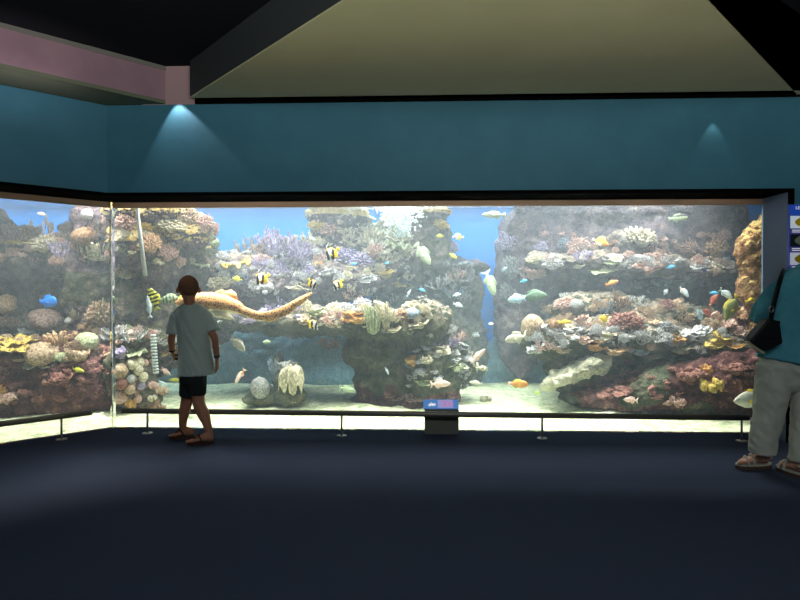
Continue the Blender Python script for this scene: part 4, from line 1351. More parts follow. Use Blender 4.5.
def fish(name, label, px, py, Y, L, ang=0.0, face='l', prof='oval', pat='plain', cols=('white',), tail='fork', tailc=None, finc=None, yaw=25, tall=1.0, th=0.09, banner=False, group=None):
    """A fish L pixels long with its middle at (px, py); ang lifts the nose, face l or r."""
    s_ = Y / F * L
    e = empty(name, P(px, py, Y), label, 'fish', group)
    rz = PI + math.radians(yaw) if face == 'l' else -math.radians(yaw)
    e.rotation_euler = (Matrix.Rotation(rz, 3, 'Z') @ Matrix.Rotation(-math.radians(ang), 3, 'Y')).to_euler()
    e.scale = (s_ / max(0.5, math.cos(math.radians(yaw))), s_, s_ * tall)
    ms = [F_[c] for c in cols]
    fish_mesh(PROF[prof], th, PATS[pat]).build('body', ms, e)
    hmax = max(p[2] for p in PROF[prof])
    tc = F_[tailc or cols[0]]; fc = F_[finc or cols[0]]
    fin_mesh(TAILS[tail]).build('tail_fin', tc, e)
    fin_mesh([(0.22, hmax * 0.85), (0.12, hmax + 0.07), (-0.05, hmax + 0.06), (-0.22, hmax * 0.7 + 0.06), (-0.27, hmax * 0.45), (-0.1, hmax * 0.75)]).build('dorsal_fin', fc, e)
    fin_mesh([(0.0, -hmax * 0.85), (-0.1, -hmax - 0.07), (-0.22, -hmax * 0.6 - 0.06), (-0.27, -hmax * 0.45), (-0.1, -hmax * 0.7)]).build('anal_fin', fc, e)
    pf = fin_mesh([(0.18, -0.02), (0.1, 0.02), (0.03, -0.01), (0.04, -0.08), (0.12, -0.07)])
    for sgn in (1, -1):
        q = MB(); q.add([Vector((p.x, sgn * (th * 0.8 + abs(p.x - 0.18) * 0.35 + p.y), p.z)) for p in pf.v], pf.f)
        q.build('pectoral_fin', fc, e, fix=True)
        q = MB(); q.ball((0.40, sgn * th * 0.55, 0.025), (0.017, 0.012, 0.017 / tall), 8, 6); q.build('eye', F_['eye'], e)
    if banner:
        q = MB(); q.tube([(0.08, 0, hmax * 0.9), (0.0, 0, hmax + 0.16), (-0.14, 0, hmax + 0.26), (-0.3, 0, hmax + 0.28)], [(0.012, 0.03), (0.01, 0.022), (0.008, 0.014), 0.003], 6)
        q.build('banner_filament', F_['white'], e)
    return e


BN = dict(prof='disc', pat='banner', cols=('white', 'black', 'yellow'), tail='fan', tailc='yellow', finc='yellow', banner=True, yaw=15, tall=0.95)
fish('bannerfish', 'black and white bannerfish with yellow fin, highest and largest of the group', 332, 254, 6.0, 18, -40, 'l', **BN)
fish('bannerfish', 'black and white bannerfish at the left of the group, above the shark\'s back', 262, 279, 5.9, 17, -30, 'l', **BN)
fish('bannerfish', 'black and white bannerfish just above the tip of the shark\'s tail', 312, 284, 5.9, 13, -50, 'r', **BN)
fish('bannerfish', 'black and white bannerfish second from right, beside the one at the tail tip', 338, 285, 6.0, 14, -50, 'l', **BN)
fish('bannerfish', 'black and white bannerfish swimming lowest of the group over the arch', 313, 325, 6.0, 14, -35, 'r', **BN)
fish('butterflyfish', 'yellow banded butterflyfish hovering at the left edge of the blue gap', 458, 237, 6.9, 12, 0, 'l', prof='disc', pat='butter', cols=('white', 'black', 'yellow'), tail='fan', tailc='white', finc='white', tall=0.8)
fish('butterflyfish', 'orange and white butterflyfish near the top of the right reef', 601, 242, 6.3, 16, -20, 'r', prof='disc', pat='saddle', cols=('orange', 'white'), tail='fan', tailc='white', finc='yellow', tall=0.8)
fish('butterflyfish', 'small round mustard fish left of the leftmost bannerfish', 237, 279, 6.2, 9, 10, 'l', prof='disc', cols=('lemon',), tail='fan', tall=0.9)
fish('yellow_tang', 'bright yellow round fish over the middle of the right reef', 604, 319, 6.1, 12, 20, 'l', prof='disc', cols=('yellow',), tail='fan', tailc='white', tall=0.8)
fish('wrasse', 'slim bright yellow fish over the left of the right reef', 565, 322, 6.1, 12, 5, 'r', prof='slim', cols=('yellow',), tail='fan', tall=1.1)
fish('sergeant_fish', 'yellow fish with black bars hanging nose up left of the boy', 154, 299, 5.75, 23, 72, 'l', prof='oval', pat='bars', cols=('lemon', 'black'), yaw=20)
fish('sergeant_fish', 'pale green barred fish with yellow tail beside the boy\'s ear', 171, 299, 5.8, 20, -8, 'l', prof='oval', pat='bars', cols=('pale', 'green'), tailc='yellow')
fish('cleaner_fish', 'slender white fish hanging upright left of the yellow barred fish', 149, 307, 5.7, 21, 84, 'l', prof='slim', cols=('silver',), tall=0.7)
fish('snapper', 'plump white fish nose down below the shark', 238, 344, 5.75, 20, -40, 'r', prof='oval', cols=('cream',), yaw=15)
fish('chromis', 'tiny pale green fish below the middle of the shark', 267, 342, 6.0, 8, 0, 'l', prof='oval', cols=('pale',))
fish('goatfish', 'pinkish fish with trailing fins above the round brain coral', 240, 376, 6.2, 16, -55, 'l', prof='slim', cols=('pink', 'orange'), pat='tailhalf')
fish('emperor_fish', 'white slim fish low inside the arch near the sand', 347, 389, 6.1, 18, -6, 'r', prof='slim', cols=('pale',), tall=1.2)
fish('chromis', 'tiny pale fish in front of the foot of the central rock', 387, 371, 6.1, 8, -60, 'r', prof='slim', cols=('silver',))
fish('parrotfish', 'long pale green mottled fish below the bubble plume', 423, 254, 6.6, 24, -52, 'r', prof='slim', cols=('pale',), tail='fan', tall=1.5)
fish('chromis', 'small yellow green fish on the dark pillar under its cap', 440, 236, 6.8, 8, 0, 'l', prof='oval', cols=('lemon',))
fish('chromis', 'small yellow green fish above the pink staghorn of the pillar', 453, 256, 6.8, 9, -30, 'r', prof='oval', cols=('lemon',))
fish('damselfish', 'small sky blue fish under the pale corals in the middle', 422, 290, 6.6, 7, -20, 'r', prof='oval', cols=('sky',))
fish('damselfish', 'tiny blue fish between the two reefs, lower one', 420, 302, 6.6, 5, -20, 'r', prof='oval', cols=('blue',))
fish('chromis', 'small silver fish left of the blue gap, upper one', 457, 295, 6.5, 8, 10, 'r', prof='oval', cols=('silver',))
fish('chromis', 'small silver fish left of the blue gap, lower one', 458, 305, 6.5, 10, -15, 'r', prof='oval', cols=('silver',))
fish('chromis', 'small curled white fish left of the blue dome coral', 409, 293, 6.6, 8, 60, 'r', prof='slim', cols=('silver',))
fish('moray_like_fish', 'pale upright fish over the blue dome coral', 424, 309, 6.4, 14, 80, 'l', prof='slim', cols=('paleblue',))
bpy.data.objects['moray_like_fish'].name = 'trumpetfish'
fish('surgeonfish', 'long pale green fish diving steeply in the narrow blue gap', 490, 283, 6.5, 24, -68, 'r', prof='slim', cols=('pale',), tall=1.4, tailc='white')
fish('chromis', 'small white fish low in the narrow blue gap', 491, 324, 6.5, 6, 0, 'l', prof='oval', cols=('white',))
fish('goatfish', 'pinkish white fish rising to the right between the two reefs', 478, 356, 6.1, 19, 45, 'r', prof='slim', cols=('pink',), tall=1.0)
fish('goatfish', 'pinkish white fish low on the right flank of the central rock', 440, 384, 6.0, 20, 6, 'r', prof='slim', cols=('pink',), tall=1.3)
fish('emperor_fish', 'pale grey fish above the sand right of the central rock', 476, 383, 6.1, 14, 12, 'l', prof='slim', cols=('cream',))
fish('hogfish', 'orange fish with pale head low over the turquoise sand', 518, 384, 5.9, 18, 0, 'r', prof='blunt', cols=('orange',), pat='belly' if False else 'plain', finc='lemon', tailc='pink', tail='fan')
fish('damselfish', 'tiny lime green fish at the foot of the right reef', 537, 393, 6.0, 6, 30, 'l', prof='oval', cols=('lime',))
fish('grouper', 'big cream mottled fish at the left end of the right reef', 516, 338, 6.0, 24, -8, 'l', prof='slim', cols=('cream',), tall=1.5)
fish('parrotfish', 'pale blue plump fish left of the green fish', 517, 299, 6.2, 20, -4, 'l', prof='oval', cols=('paleblue',))
fish('parrotfish', 'dark green large fish above the tan cushion coral', 534, 296, 6.4, 24, 6, 'r', prof='oval', cols=('green',), tail='fan')
fish('damselfish', 'small light blue fish left above the green fish', 524, 281, 6.5, 7, 15, 'r', prof='oval', cols=('sky',))
fish('anthias', 'small orange fish below the orange butterflyfish', 612, 283, 6.4, 12, 22, 'r', prof='slim', cols=('orange',), tall=1.3)
fish('triggerfish', 'white and green fish near the surface over the right reef', 678, 218, 6.3, 16, 3, 'r', prof='blunt', pat='back', cols=('pale', 'black'), tail='fan')
fish('blue_tang', 'vivid deep blue small fish in the corals of the upper right shelf', 706, 270, 6.6, 9, 10, 'l', prof='oval', cols=('vivid',))
fish('damselfish', 'small sky blue fish left of the vivid deep blue one', 671, 267, 6.6, 8, 15, 'r', prof='oval', cols=('sky',))
fish('chromis', 'small white and orange fish under the upper right shelf', 684, 292, 6.4, 12, -50, 'r', prof='oval', pat='tailhalf', cols=('silver', 'pink'))
fish('chromis', 'tiny pale triangle shaped fish left of the white and orange one', 666, 292, 6.4, 6, 60, 'r', prof='disc', cols=('silver',))
fish('rabbitfish', 'pale blue white fish standing upright in the right recess', 700, 315, 6.1, 15, 65, 'l', prof='disc', cols=('paleblue',), tall=0.7)
fish('damselfish', 'small turquoise fish over the red brown fish', 714, 293, 6.0, 8, 0, 'r', prof='oval', cols=('sky',))
fish('soldierfish', 'red brown fish nose up below the small turquoise fish', 714, 300, 6.05, 13, 60, 'r', prof='oval', cols=('red',))
fish('soldierfish', 'red brown fish in the middle behind the pink one', 708, 313, 6.1, 14, 20, 'l', prof='oval', cols=('red',))
fish('soldierfish', 'pinkish orange fish right of the red brown pair', 717, 315, 6.0, 15, 5, 'l', prof='oval', cols=('pink',))
fish('snapper', 'silver fish diving above the big yellow green fish', 726, 294, 5.9, 14, -40, 'r', prof='oval', cols=('silver',))
fish('rabbitfish', 'big yellow green fish nose down left of the woman', 731, 308, 5.8, 30, -62, 'l', prof='disc', cols=('olive',), tailc='yellow', finc='yellow', tall=0.72, yaw=10)
fish('rabbitfish', 'yellow fish swimming nose up left of the woman\'s sleeve', 749, 290, 5.8, 12, 75, 'l', prof='oval', cols=('lemon',))
fish('wrasse', 'slim yellow fish pointing up right next to the woman\'s sleeve', 752, 299, 5.7, 12, 30, 'r', prof='slim', cols=('yellow',))
fish('snapper', 'white slim fish resting low before the right foot rock', 631, 400, 5.8, 18, 8, 'l', prof='slim', cols=('pink',), tall=1.1)
fish('snapper', 'large cream white fish beside the woman\'s leg over the rail', 752, 400, 5.5, 40, 2, 'l', prof='oval', cols=('cream',), yaw=10, finc='yellow')
fish('batfish', 'pale yellow fin backed fish beside the woman\'s trousers', 754, 380, 5.6, 18, 80, 'l', prof='disc', cols=('cream',), tall=0.6, finc='lemon')
fish('parrotfish', 'bright blue fish over the pale pink boulder coral at the left', 48, 302, 6.1, 24, 0, 'r', prof='blunt', cols=('blue',), tail='fan', tall=1.1)
fish('snapper', 'small cream fish alone in the blue at the top left', 42, 214, 6.4, 8, 5, 'l', prof='oval', cols=('cream',))
fish('wrasse', 'slim pale yellow fish by the maroon rock behind the left pane', 78, 370, 5.95, 16, -6, 'r', prof='slim', cols=('lemon',))
fish('wrasse', 'pale pink slim fish low between ribbed hose and boy', 166, 372, 5.8, 13, -25, 'r', prof='slim', cols=('pink',), tall=1.3)
fish('wrasse', 'yellow slim fish low beside the boy\'s shorts', 175, 380, 5.8, 11, 5, 'l', prof='slim', cols=('lemon',))
fish('wrasse', 'thin silver fish above the mushroom coral trio', 163, 383, 5.8, 12, -18, 'r', prof='slim', cols=('silver',), tall=0.7)
fish('chromis', 'tiny silver fish at the lilac top thicket\'s right side', 312, 239, 6.8, 8, -20, 'r', prof='oval', cols=('silver',))
fish('damselfish', 'tiny turquoise fish between the two right bannerfish and back wall', 354, 264, 6.7, 6, 5, 'r', prof='oval', cols=('sky',))
fish('damselfish', 'tiny turquoise fish in the dark recess of the back wall', 387, 263, 6.7, 5, -5, 'r', prof='oval', cols=('sky',))
fish('needlefish', 'pale mottled flat fish gliding under the surface in the blue gap', 494, 215, 6.6, 26, -2, 'l', prof='slim', cols=('pale',), tall=0.9, tail='fan')
fish('chromis', 'small pale fish at the cliff edge right of the blue gap', 505, 269, 6.8, 6, 40, 'r', prof='oval', cols=('paleblue',))
fish('wrasse', 'small white fish below the yellow table coral, beside the boy\'s arm', 219, 322, 5.9, 8, 10, 'r', prof='slim', cols=('silver',))

# ---------------------------------------------------------------- the zebra shark
sp = bpy.data.materials.new('shark_skin'); sp.use_nodes = True
nt = sp.node_tree; b = nt.nodes['Principled BSDF']; b.inputs['Roughness'].default_value = 0.6
tc = nt.nodes.new('ShaderNodeTexCoord'); vo = nt.nodes.new('ShaderNodeTexVoronoi'); vo.inputs['Scale'].default_value = 46; vo.inputs['Randomness'].default_value = 0.8
r = nt.nodes.new('ShaderNodeValToRGB'); r.color_ramp.elements[0].position = 0.30; r.color_ramp.elements[1].position = 0.38
r.color_ramp.elements[0].color = rgb(60, 36, 24); r.color_ramp.elements[1].color = rgb(214, 156, 98)
nt.links.new(tc.outputs['Object'], vo.inputs['Vector']); nt.links.new(vo.outputs['Distance'], r.inputs['Fac']); nt.links.new(r.outputs['Color'], b.inputs['Base Color'])
shark_belly = mat('shark_belly', rgb(236, 220, 190), 0.6)
Ys = 5.78
se = empty('zebra_shark', P(205, 302, Ys), 'spotted tan zebra shark gliding behind the boy, its long tail sweeping right', 'shark')
sk = Ys / F
path = [(176, 303, 0.02), (182, 302.5, 0.02), (190, 302, 0), (200, 302, 0), (212, 303, 0), (224, 304.5, 0), (235, 307, 0), (244, 311.5, 0), (257, 315.5, 0), (271, 315.5, 0), (286, 310, 0), (300, 301, 0.02), (312, 293, 0.05)]
hh = [2.0, 6, 9, 10.5, 11.5, 10.5, 7.5, 5.2, 4.6, 5.2, 5.2, 3.8, 1.0]
ww = [3, 8, 11, 12, 12, 10, 7, 5, 3.5, 2.4, 1.8, 1.2, 0.5]
pp = [P(a, b_, Ys + c) - se.location for a, b_, c in path]
pts, rr = spline(pp, [(w * sk, h * sk * 0.95) for w, h in zip(ww, hh)], 6)
mb = MB(); mb.tube(pts, rr, 24, up=(0, 0, 1))
mb.mi = []
for f in mb.f:
    c = sum((mb.v[i] for i in f), Vector()) / len(f)
    k = min(range(len(pts)), key=lambda i: (pts[i] - c).length)
    mb.mi.append(1 if (c.z < pts[k].z - rr[k][1] * 0.45 and k < 46) else 0)
mb.build('body', [sp, shark_belly], se)


def shark_fin(nm, outl, Yo, th=0.02, m=sp):
    q = [P(a, b_, Ys + Yo) - se.location for a, b_ in outl]
    c = sum(q, Vector()) / len(q); n = len(q)
    f1 = MB(); f1.add(q + [c + Vector((0, th / 2, 0)), c - Vector((0, th / 2, 0))] + [p + Vector((0, 0.004, 0)) for p in q],
                      [(i, (i + 1) % n, n + 1) for i in range(n)] + [(n + 2 + (i + 1) % n, n + 2 + i, n) for i in range(n)] + [(i, n + 2 + i, n + 2 + (i + 1) % n, (i + 1) % n) for i in range(n)])
    return f1.build(nm, m, se, fix=True)


shark_fin('pectoral_fin', [(196, 307), (208, 309), (220, 309), (228, 313), (235, 319), (229, 320), (222, 317), (216, 317.5), (207, 313)], -0.07, m=shark_belly)
shark_fin('pectoral_fin', [(200, 297), (212, 293), (222, 289), (226, 291), (220, 296), (210, 299)], 0.10)
shark_fin('dorsal_fin', [(216, 297), (222, 292), (231, 289.5), (236, 293), (238, 300), (228, 300)], 0.0)
shark_fin('pelvic_fin', [(236, 313), (242, 317), (250, 321.5), (246, 317), (243, 313)], -0.03, m=shark_belly)
shark_fin('anal_fin', [(262, 319), (268, 322), (277, 321), (272, 317)], 0.0)
shark_fin('tail_fin', [(276, 317), (287, 314), (300, 305), (310, 296), (313, 293), (308, 293), (296, 299), (284, 306)], 0.0)

# pale tube and ribbed hose in the left part of the tank
hm = mat('tube_pale', rgb(222, 228, 228), 0.4)
p0, p1 = P(139, 226, 5.7), P(145.5, 276, 5.7)
mb = MB(); b0 = p0.copy(); top = P(138, 185, 5.7)
mb.tube([top - b0, P(138, 215, 5.7) - b0, Vector(), p1 - b0], [0.014, 0.016, 0.018, 0.02], 12)
o = mb.build('hose', hm); o.location = b0; tag(o, 'thin pale tube hanging down the left reef tower from the surface', 'hose')
mb = MB(); t0, t1 = P(153, 334, 5.75), P(156, 374, 5.75)
mb.tube([Vector(), (t1 - t0)], 0.012, 10)
hs = mb.build('ribbed_hose', mat('hose_grey', rgb(150, 160, 160), 0.5)); hs.location = t0
tag(hs, 'ribbed white hose standing upright before the reef, left of the boy\'s elbow', 'hose')
mb = MB()
for i in range(13):
    c = (t1 - t0) * (i + 0.5) / 13
    mb.tube([c - (t1 - t0).normalized() * 0.009, c + (t1 - t0).normalized() * 0.009], 0.027, 12)
mb.build('rib', hm, hs)
# bubbles of the plume
r_ = random.Random(3); mb = MB()
for i in range(900):
    u = r_.random() ** 0.8
    px = 400 + r_.gauss(0, 1) * (5 + 9 * u); py = 207 + (1 - u) ** 1.5 * 30
    c = P(px, py, 7.0 + r_.gauss(0, 0.12))
    if c.z < WATER - 0.02: mb.ball(c, r_.uniform(0.006, 0.016), 6, 4)
o = mb.build('bubble_plume', mat('bubble', rgb(225, 242, 240), 0.2)); tag(o, 'white cloud of bubbles bursting down from the surface at the top middle', 'bubbles', kind='stuff')

# ================================================================ RAILS, STAND, SIGN
chrome = mat('brushed_steel', rgb(190, 188, 182), 0.3, metal=1.0)
rail_m = mat('dark_rail_metal', rgb(150, 144, 132), 0.5, metal=0.7)


def rail(a, b, posts, label):
    """a, b: ends of the rail on the floor plan; posts: fractions along it."""
    z = 0.19
    e = empty('foot_rail', (a.x, a.y, 0), label, 'rail')
    d = b - a
    mb = MB(); mb.tube([Vector((0, 0, z)), Vector((d.x, d.y, z))], 0.023, 20); mb.build('bar', rail_m, e)
    for q in (Vector((0, 0)), d):
        mb = MB(); u = d.normalized() * (0.004 if q.length > 0 else -0.004)
        mb.tube([Vector((q.x, q.y, z)), Vector((q.x + u.x, q.y + u.y, z))], 0.024, 20); mb.build('end_cap', chrome, e)
    for t in posts:
        p = d * t
        mb = MB(); mb.tube([Vector((p.x, p.y, 0.006)), Vector((p.x, p.y, z - 0.02))], 0.009, 12); po = mb.build('post', chrome, e)
        mb = MB(); mb.tube([Vector((p.x, p.y, 0)), Vector((p.x, p.y, 0.006)), Vector((p.x, p.y, 0.009))], [0.042, 0.042, 0.03], 20); mb.build('foot_plate', chrome, po)


RA = Vector((-2.36, 5.09)); RB = Vector((2.80, 4.81))
Lr = (RB - RA).length
rail(RA, RB, [0.042, 0.363, 0.683, 0.99], 'long low dark foot rail on thin steel posts along the main pane')
LA = G0 + nL * 0.17 - dL * 0.227; LB = LA - dL * 2.2
rail(LA, LB, [0.10, 0.75], 'shorter dark foot rail on thin steel posts along the left angled pane')

def backlit(m, k):
    """A printed panel with a lamp box behind it."""
    b = m.node_tree.nodes['Principled BSDF']
    b.inputs['Emission Color'].default_value = b.inputs['Base Color'].default_value
    b.inputs['Emission Strength'].default_value = k
    return m


# information stand behind the rail
sx0, sx1 = P(424.5, 420, 5.12).x, P(458, 420, 5.12).x
st = empty('information_stand', ((sx0 + sx1) / 2, 5.1, 0), 'low dark box stand with a small blue fish sign at the middle of the rail', 'stand')
w = (sx1 - sx0) / 2
mb = MB(); mb.box((-w, -0.05, 0), (w, 0.06, 0.205)); mb.build('box', mat('stand_dark', rgb(122, 122, 112), 0.6), st, smooth=False)
M_ = Matrix.Rotation(math.radians(-28), 4, 'X') @ Matrix.Translation((0, 0, 0))
mb = MB(); mb.box((-w - 0.01, -0.008, 0.0), (w + 0.004, 0.006, 0.082), M=Matrix.Translation((0, 0.0, 0.205)) @ Matrix.Rotation(math.radians(-35), 4, 'X'))
sgn = mb.build('sign_panel', backlit(mat('sign_blue', rgb(84, 130, 190), 0.35), 0.75), st, smooth=False)
TT = Matrix.Translation((0, 0.0, 0.205)) @ Matrix.Rotation(math.radians(-35), 4, 'X')
def sign_patch(nm, x0, z0, x1, z1, m, lift=0.010):
    mb = MB(); mb.box((x0, -lift, z0), (x1, -lift + 0.003, z1), M=TT); mb.build(nm, m, sgn, smooth=False)
lilacm = backlit(mat('sign_lilac', rgb(150, 156, 206), 0.4), 0.75)
sign_patch('printed_field', -0.03, 0.006, 0.10, 0.077, lilacm)
mb = MB()
for x_, z_, r2 in ((-0.10, 0.03, 0.012), (-0.085, 0.038, 0.014), (-0.07, 0.032, 0.011), (-0.058, 0.036, 0.012)):
    mb.tube([TT @ Vector((x_, -0.011, z_)), TT @ Vector((x_, -0.008, z_))], r2, 10)
mb.build('printed_shape', backlit(mat('sign_white', rgb(225, 228, 235), 0.4), 0.7), sgn)
mb = MB()
for x_ in (0.02, 0.045, 0.085):
    for k in range(16):
        a, b_ = 2 * PI * k / 16, 2 * PI * (k + 1) / 16
        mb.tube([TT @ Vector((x_ + 0.015 * math.cos(a), -0.013, 0.040 + 0.024 * math.sin(a))), TT @ Vector((x_ + 0.015 * math.cos(b_), -0.013, 0.040 + 0.024 * math.sin(b_)))], 0.0028, 6)
mb.build('printed_rings', backlit(mat('sign_pink', rgb(214, 110, 160), 0.4), 0.6), sgn)

# species board on the wall at the right
bx = P(789.5, 240, 4.75).x
yb = W1.y + dM.y / dM.x * (bx - W1.x)
zt, zb = P(790, 205, 4.78).z, 0.95
bd = empty('species_board', (bx, yb - 0.004, zb), 'tall dark blue board with pictures of fish on the wall behind the woman', 'sign')
BW = 0.62
h = zt - zb
mb = MB(); mb.box((0, -0.022, 0), (BW, 0, h)); mb.build('board', backlit(mat('board_navy', rgb(40, 56, 120), 0.4), 0.5), bd, smooth=False)
def bp(nm, x0, z0, x1, z1, m, lift=0.026, par=None):
    mb = MB(); mb.box((x0, -lift, z0), (x1, -lift + 0.006, z1)); return mb.build(nm, m, par or bd, smooth=False)
wht = backlit(mat('print_white', rgb(225, 228, 235), 0.5), 0.5)
bp('header', 0.003, h - 0.085, BW - 0.003, h - 0.003, backlit(mat('board_blue', rgb(28, 62, 150), 0.4), 0.6))
def text(body, x, z, size, m, nm='lettering', par=None, yy=-0.0275):
    cu = bpy.data.curves.new(nm, 'FONT'); cu.body = body; cu.size = size; cu.extrude = 0.0008
    o = bpy.data.objects.new(nm, cu); COL.objects.link(o)
    o.rotation_euler = (PI / 2, 0, 0); o.location = (x, yy, z); o.parent = par or bd
    cu.materials.append(m)
    bpy.context.view_layer.update()
    me = bpy.data.meshes.new_from_object(o.evaluated_get(bpy.context.evaluated_depsgraph_get()))
    o2 = bpy.data.objects.new(nm, me); COL.objects.link(o2); o2.parent = o.parent; o2.rotation_euler = o.rotation_euler; o2.location = o.location
    bpy.data.objects.remove(o)
    return o2
text('LES', 0.045, h - 0.038, 0.034, wht)
pics = [(rgb(178, 190, 200), 'yellow'), (rgb(14, 20, 24), 'pale'), (rgb(170, 176, 190), 'yellow'), (rgb(196, 188, 150), 'orange'), (rgb(40, 70, 130), 'white'), (rgb(30, 60, 110), 'sky')]
for i, (bg, fc) in enumerate(pics):
    for j in range(2):
        z1 = h - 0.09 - i * 0.145; z0 = z1 - 0.098; x0 = 0.008 + j * 0.305
        if z0 < 0: continue
        pc = bp('picture', x0, z0, x0 + 0.29, z1, backlit(mat('picture_ground_%d' % i, bg, 0.4), 0.6))
        mb = fish_mesh(PROF['oval'], 0.012, PATS['plain'])
        mb.v = [Vector((x0 + 0.085 + p.x * 0.15, -0.027 + p.y * 0.1, z0 + 0.048 + p.z * 0.2)) for p in mb.v]
        mb.build('printed_fish', F_[fc], pc)
        cp = bp('caption', x0, z0 - 0.046, x0 + 0.29, z0 - 0.004, backlit(mat('caption_ground', rgb(60, 60, 112), 0.5), 0.6))
        for k in range(2):
            bp('caption_line', x0 + 0.012, z0 - 0.018 - k * 0.014, x0 + 0.13 - 0.03 * k, z0 - 0.012 - k * 0.014, wht, 0.029, cp)

# ================================================================ PEOPLE
def cloth(mb, voxel, amp, fx, fz, seed, smooth_it=3, slant=0.0):
    """Fuse, then press soft folds into the cloth."""
    me = remeshed(mb, voxel, smooth_it)
    c, n_ = cofs(me), nofs(me)
    for i in range(len(c)):
        x, y, z = c[i]
        q = Vector(((x + slant * z) * fx, y * fx, z * fz + seed))
        a = amp * (1 - 2 * abs(noise.noise(q))) + amp * 0.5 * noise.noise(q * 2.3)
        c[i] += n_[i] * a
    me.vertices.foreach_set('co', c.ravel()); me.update()
    return me


def tubes(mb, pts, radii, n=24, sub=5, up=None):
    """Smooth tube with flat open-looking ends, for hems."""
    P_, R_ = spline(pts, radii, sub)
    mb.tube(P_, R_, n, up=up)


def recentre(me, loc):
    c = cofs(me); c -= np.array(loc)
    me.vertices.foreach_set('co', c.ravel()); me.update()
    return me


def fingers(mb, W, d, n, s, L, curl, r):
    """Four unequal bent fingers and a thumb, rooted in the palm."""
    d, n, s = d.normalized(), n.normalized(), s.normalized()
    for i, (ln, rr) in enumerate(((0.40, 1.0), (0.45, 1.05), (0.42, 1.0), (0.33, 0.88))):
        o = s * (0.15 - 0.105 * i) * L
        p = W + d * 0.36 * L + o
        fan = s * (0.10 - 0.07 * i)
        pts = [p, W + d * 0.50 * L + o * 1.08]
        ang = curl * (0.5 + 0.12 * i)
        for seg in (0.42, 0.32, 0.26):
            v = (d + fan) * math.cos(ang) + n * math.sin(ang)
            pts.append(pts[-1] + v.normalized() * ln * L * seg)
            ang += curl * 0.75
        R = [r * rr * k for k in (1.0, 1.05, 0.98, 0.92, 0.78)]
        mb.limb(pts, R, n=10, sub=3)
    p = W + d * 0.10 * L + s * 0.10 * L
    pts = [p, W + d * 0.24 * L + s * 0.25 * L + n * 0.05 * L, W + d * 0.40 * L + s * 0.33 * L + n * 0.12 * L, W + d * 0.52 * L + s * 0.31 * L + n * 0.17 * L]
    mb.limb(pts, [r * 1.2, r * 1.15, r * 1.05, r * 0.85], n=10, sub=3)


def palm(mb, W, d, n, L):
    mb.limb([W - d * 0.06 * L, W + d * 0.12 * L, W + d * 0.34 * L, W + d * 0.5 * L], [(0.13 * L, 0.10 * L), (0.18 * L, 0.10 * L), (0.215 * L, 0.09 * L), (0.2 * L, 0.065 * L)], up=n)


def head_shape(mb, c, f, w, h, dp):
    """Skull, jaw, nose and ears; f = the way the face looks."""
    f = Vector(f).normalized(); side = f.cross(Vector((0, 0, 1))).normalized(); up_ = Vector((0, 0, 1))
    R = Matrix((side, f, up_)).transposed()
    mb.ball(c + up_ * h * 0.12, (w, dp, h * 0.86), 28, 20, M=R)
    mb.ball(c + f * dp * 0.18 - up_ * h * 0.42, (w * 0.74, dp * 0.72, h * 0.55), 24, 16, M=R)
    mb.ball(c + f * dp * 0.55 - up_ * h * 0.78, (w * 0.3, dp * 0.28, h * 0.16), 14, 10, M=R)          # chin
    mb.limb([c + f * dp * 0.93 + up_ * h * 0.12, c + f * dp * 1.08 - up_ * h * 0.14, c + f * dp * 1.0 - up_ * h * 0.24], [w * 0.1, w * 0.15, w * 0.17], sub=3)   # nose
    for sg in (1, -1):
        mb.ball(c + side * sg * w * 1.08 - up_ * h * 0.14 - f * dp * 0.04, (w * 0.17, dp * 0.2, h * 0.24), 14, 10, M=R @ Matrix.Rotation(sg * 0.35, 3, 'Z'))
    return R, side, f


def face_parts(c, f, w, h, dp, root, base, iris):
    f = Vector(f).normalized(); side = f.cross(Vector((0, 0, 1))).normalized(); up_ = Vector((0, 0, 1))
    for sg in (1, -1):
        e = MB(); e.ball(c + side * sg * w * 0.4 + f * dp * 0.88 + up_ * h * 0.04 - base, w * 0.15, 12, 8)
        eo = e.build('eye', mat('eye_white', rgb(230, 228, 222), 0.2), root)
        e = MB(); e.ball(c + side * sg * w * 0.4 + f * (dp * 0.88 + w * 0.1) + up_ * h * 0.04 - base, w * 0.075, 10, 6); e.build('iris', iris, eo)
        e = MB(); e.limb([c + side * sg * w * 0.2 + f * dp * 0.98 + up_ * h * 0.22 - base, c + side * sg * w * 0.42 + f * dp * 0.94 + up_ * h * 0.27 - base, c + side * sg * w * 0.62 + f * dp * 0.8 + up_ * h * 0.22 - base], w * 0.045 and [w * 0.04] * 3, sub=3)
        e.build('eyebrow', mat('brow_brown', rgb(78, 52, 38), 0.8), root)
    e = MB(); e.limb([c + side * w * 0.28 + f * dp * 0.84 - up_ * h * 0.48 - base, c + f * dp * 0.97 - up_ * h * 0.47 - base, c - side * w * 0.28 + f * dp * 0.84 - up_ * h * 0.48 - base], [w * 0.04, w * 0.08, w * 0.04], sub=4)
    e.build('mouth', mat('lip', rgb(172, 96, 88), 0.5), root)


skin_b = mat('skin_tan', rgb(196, 138, 106), 0.55, spec=0.35, col2=rgb(186, 126, 96), scale=14)
skin_w = mat('skin_fair', rgb(214, 164, 138), 0.55, spec=0.35, col2=rgb(204, 150, 124), scale=14)

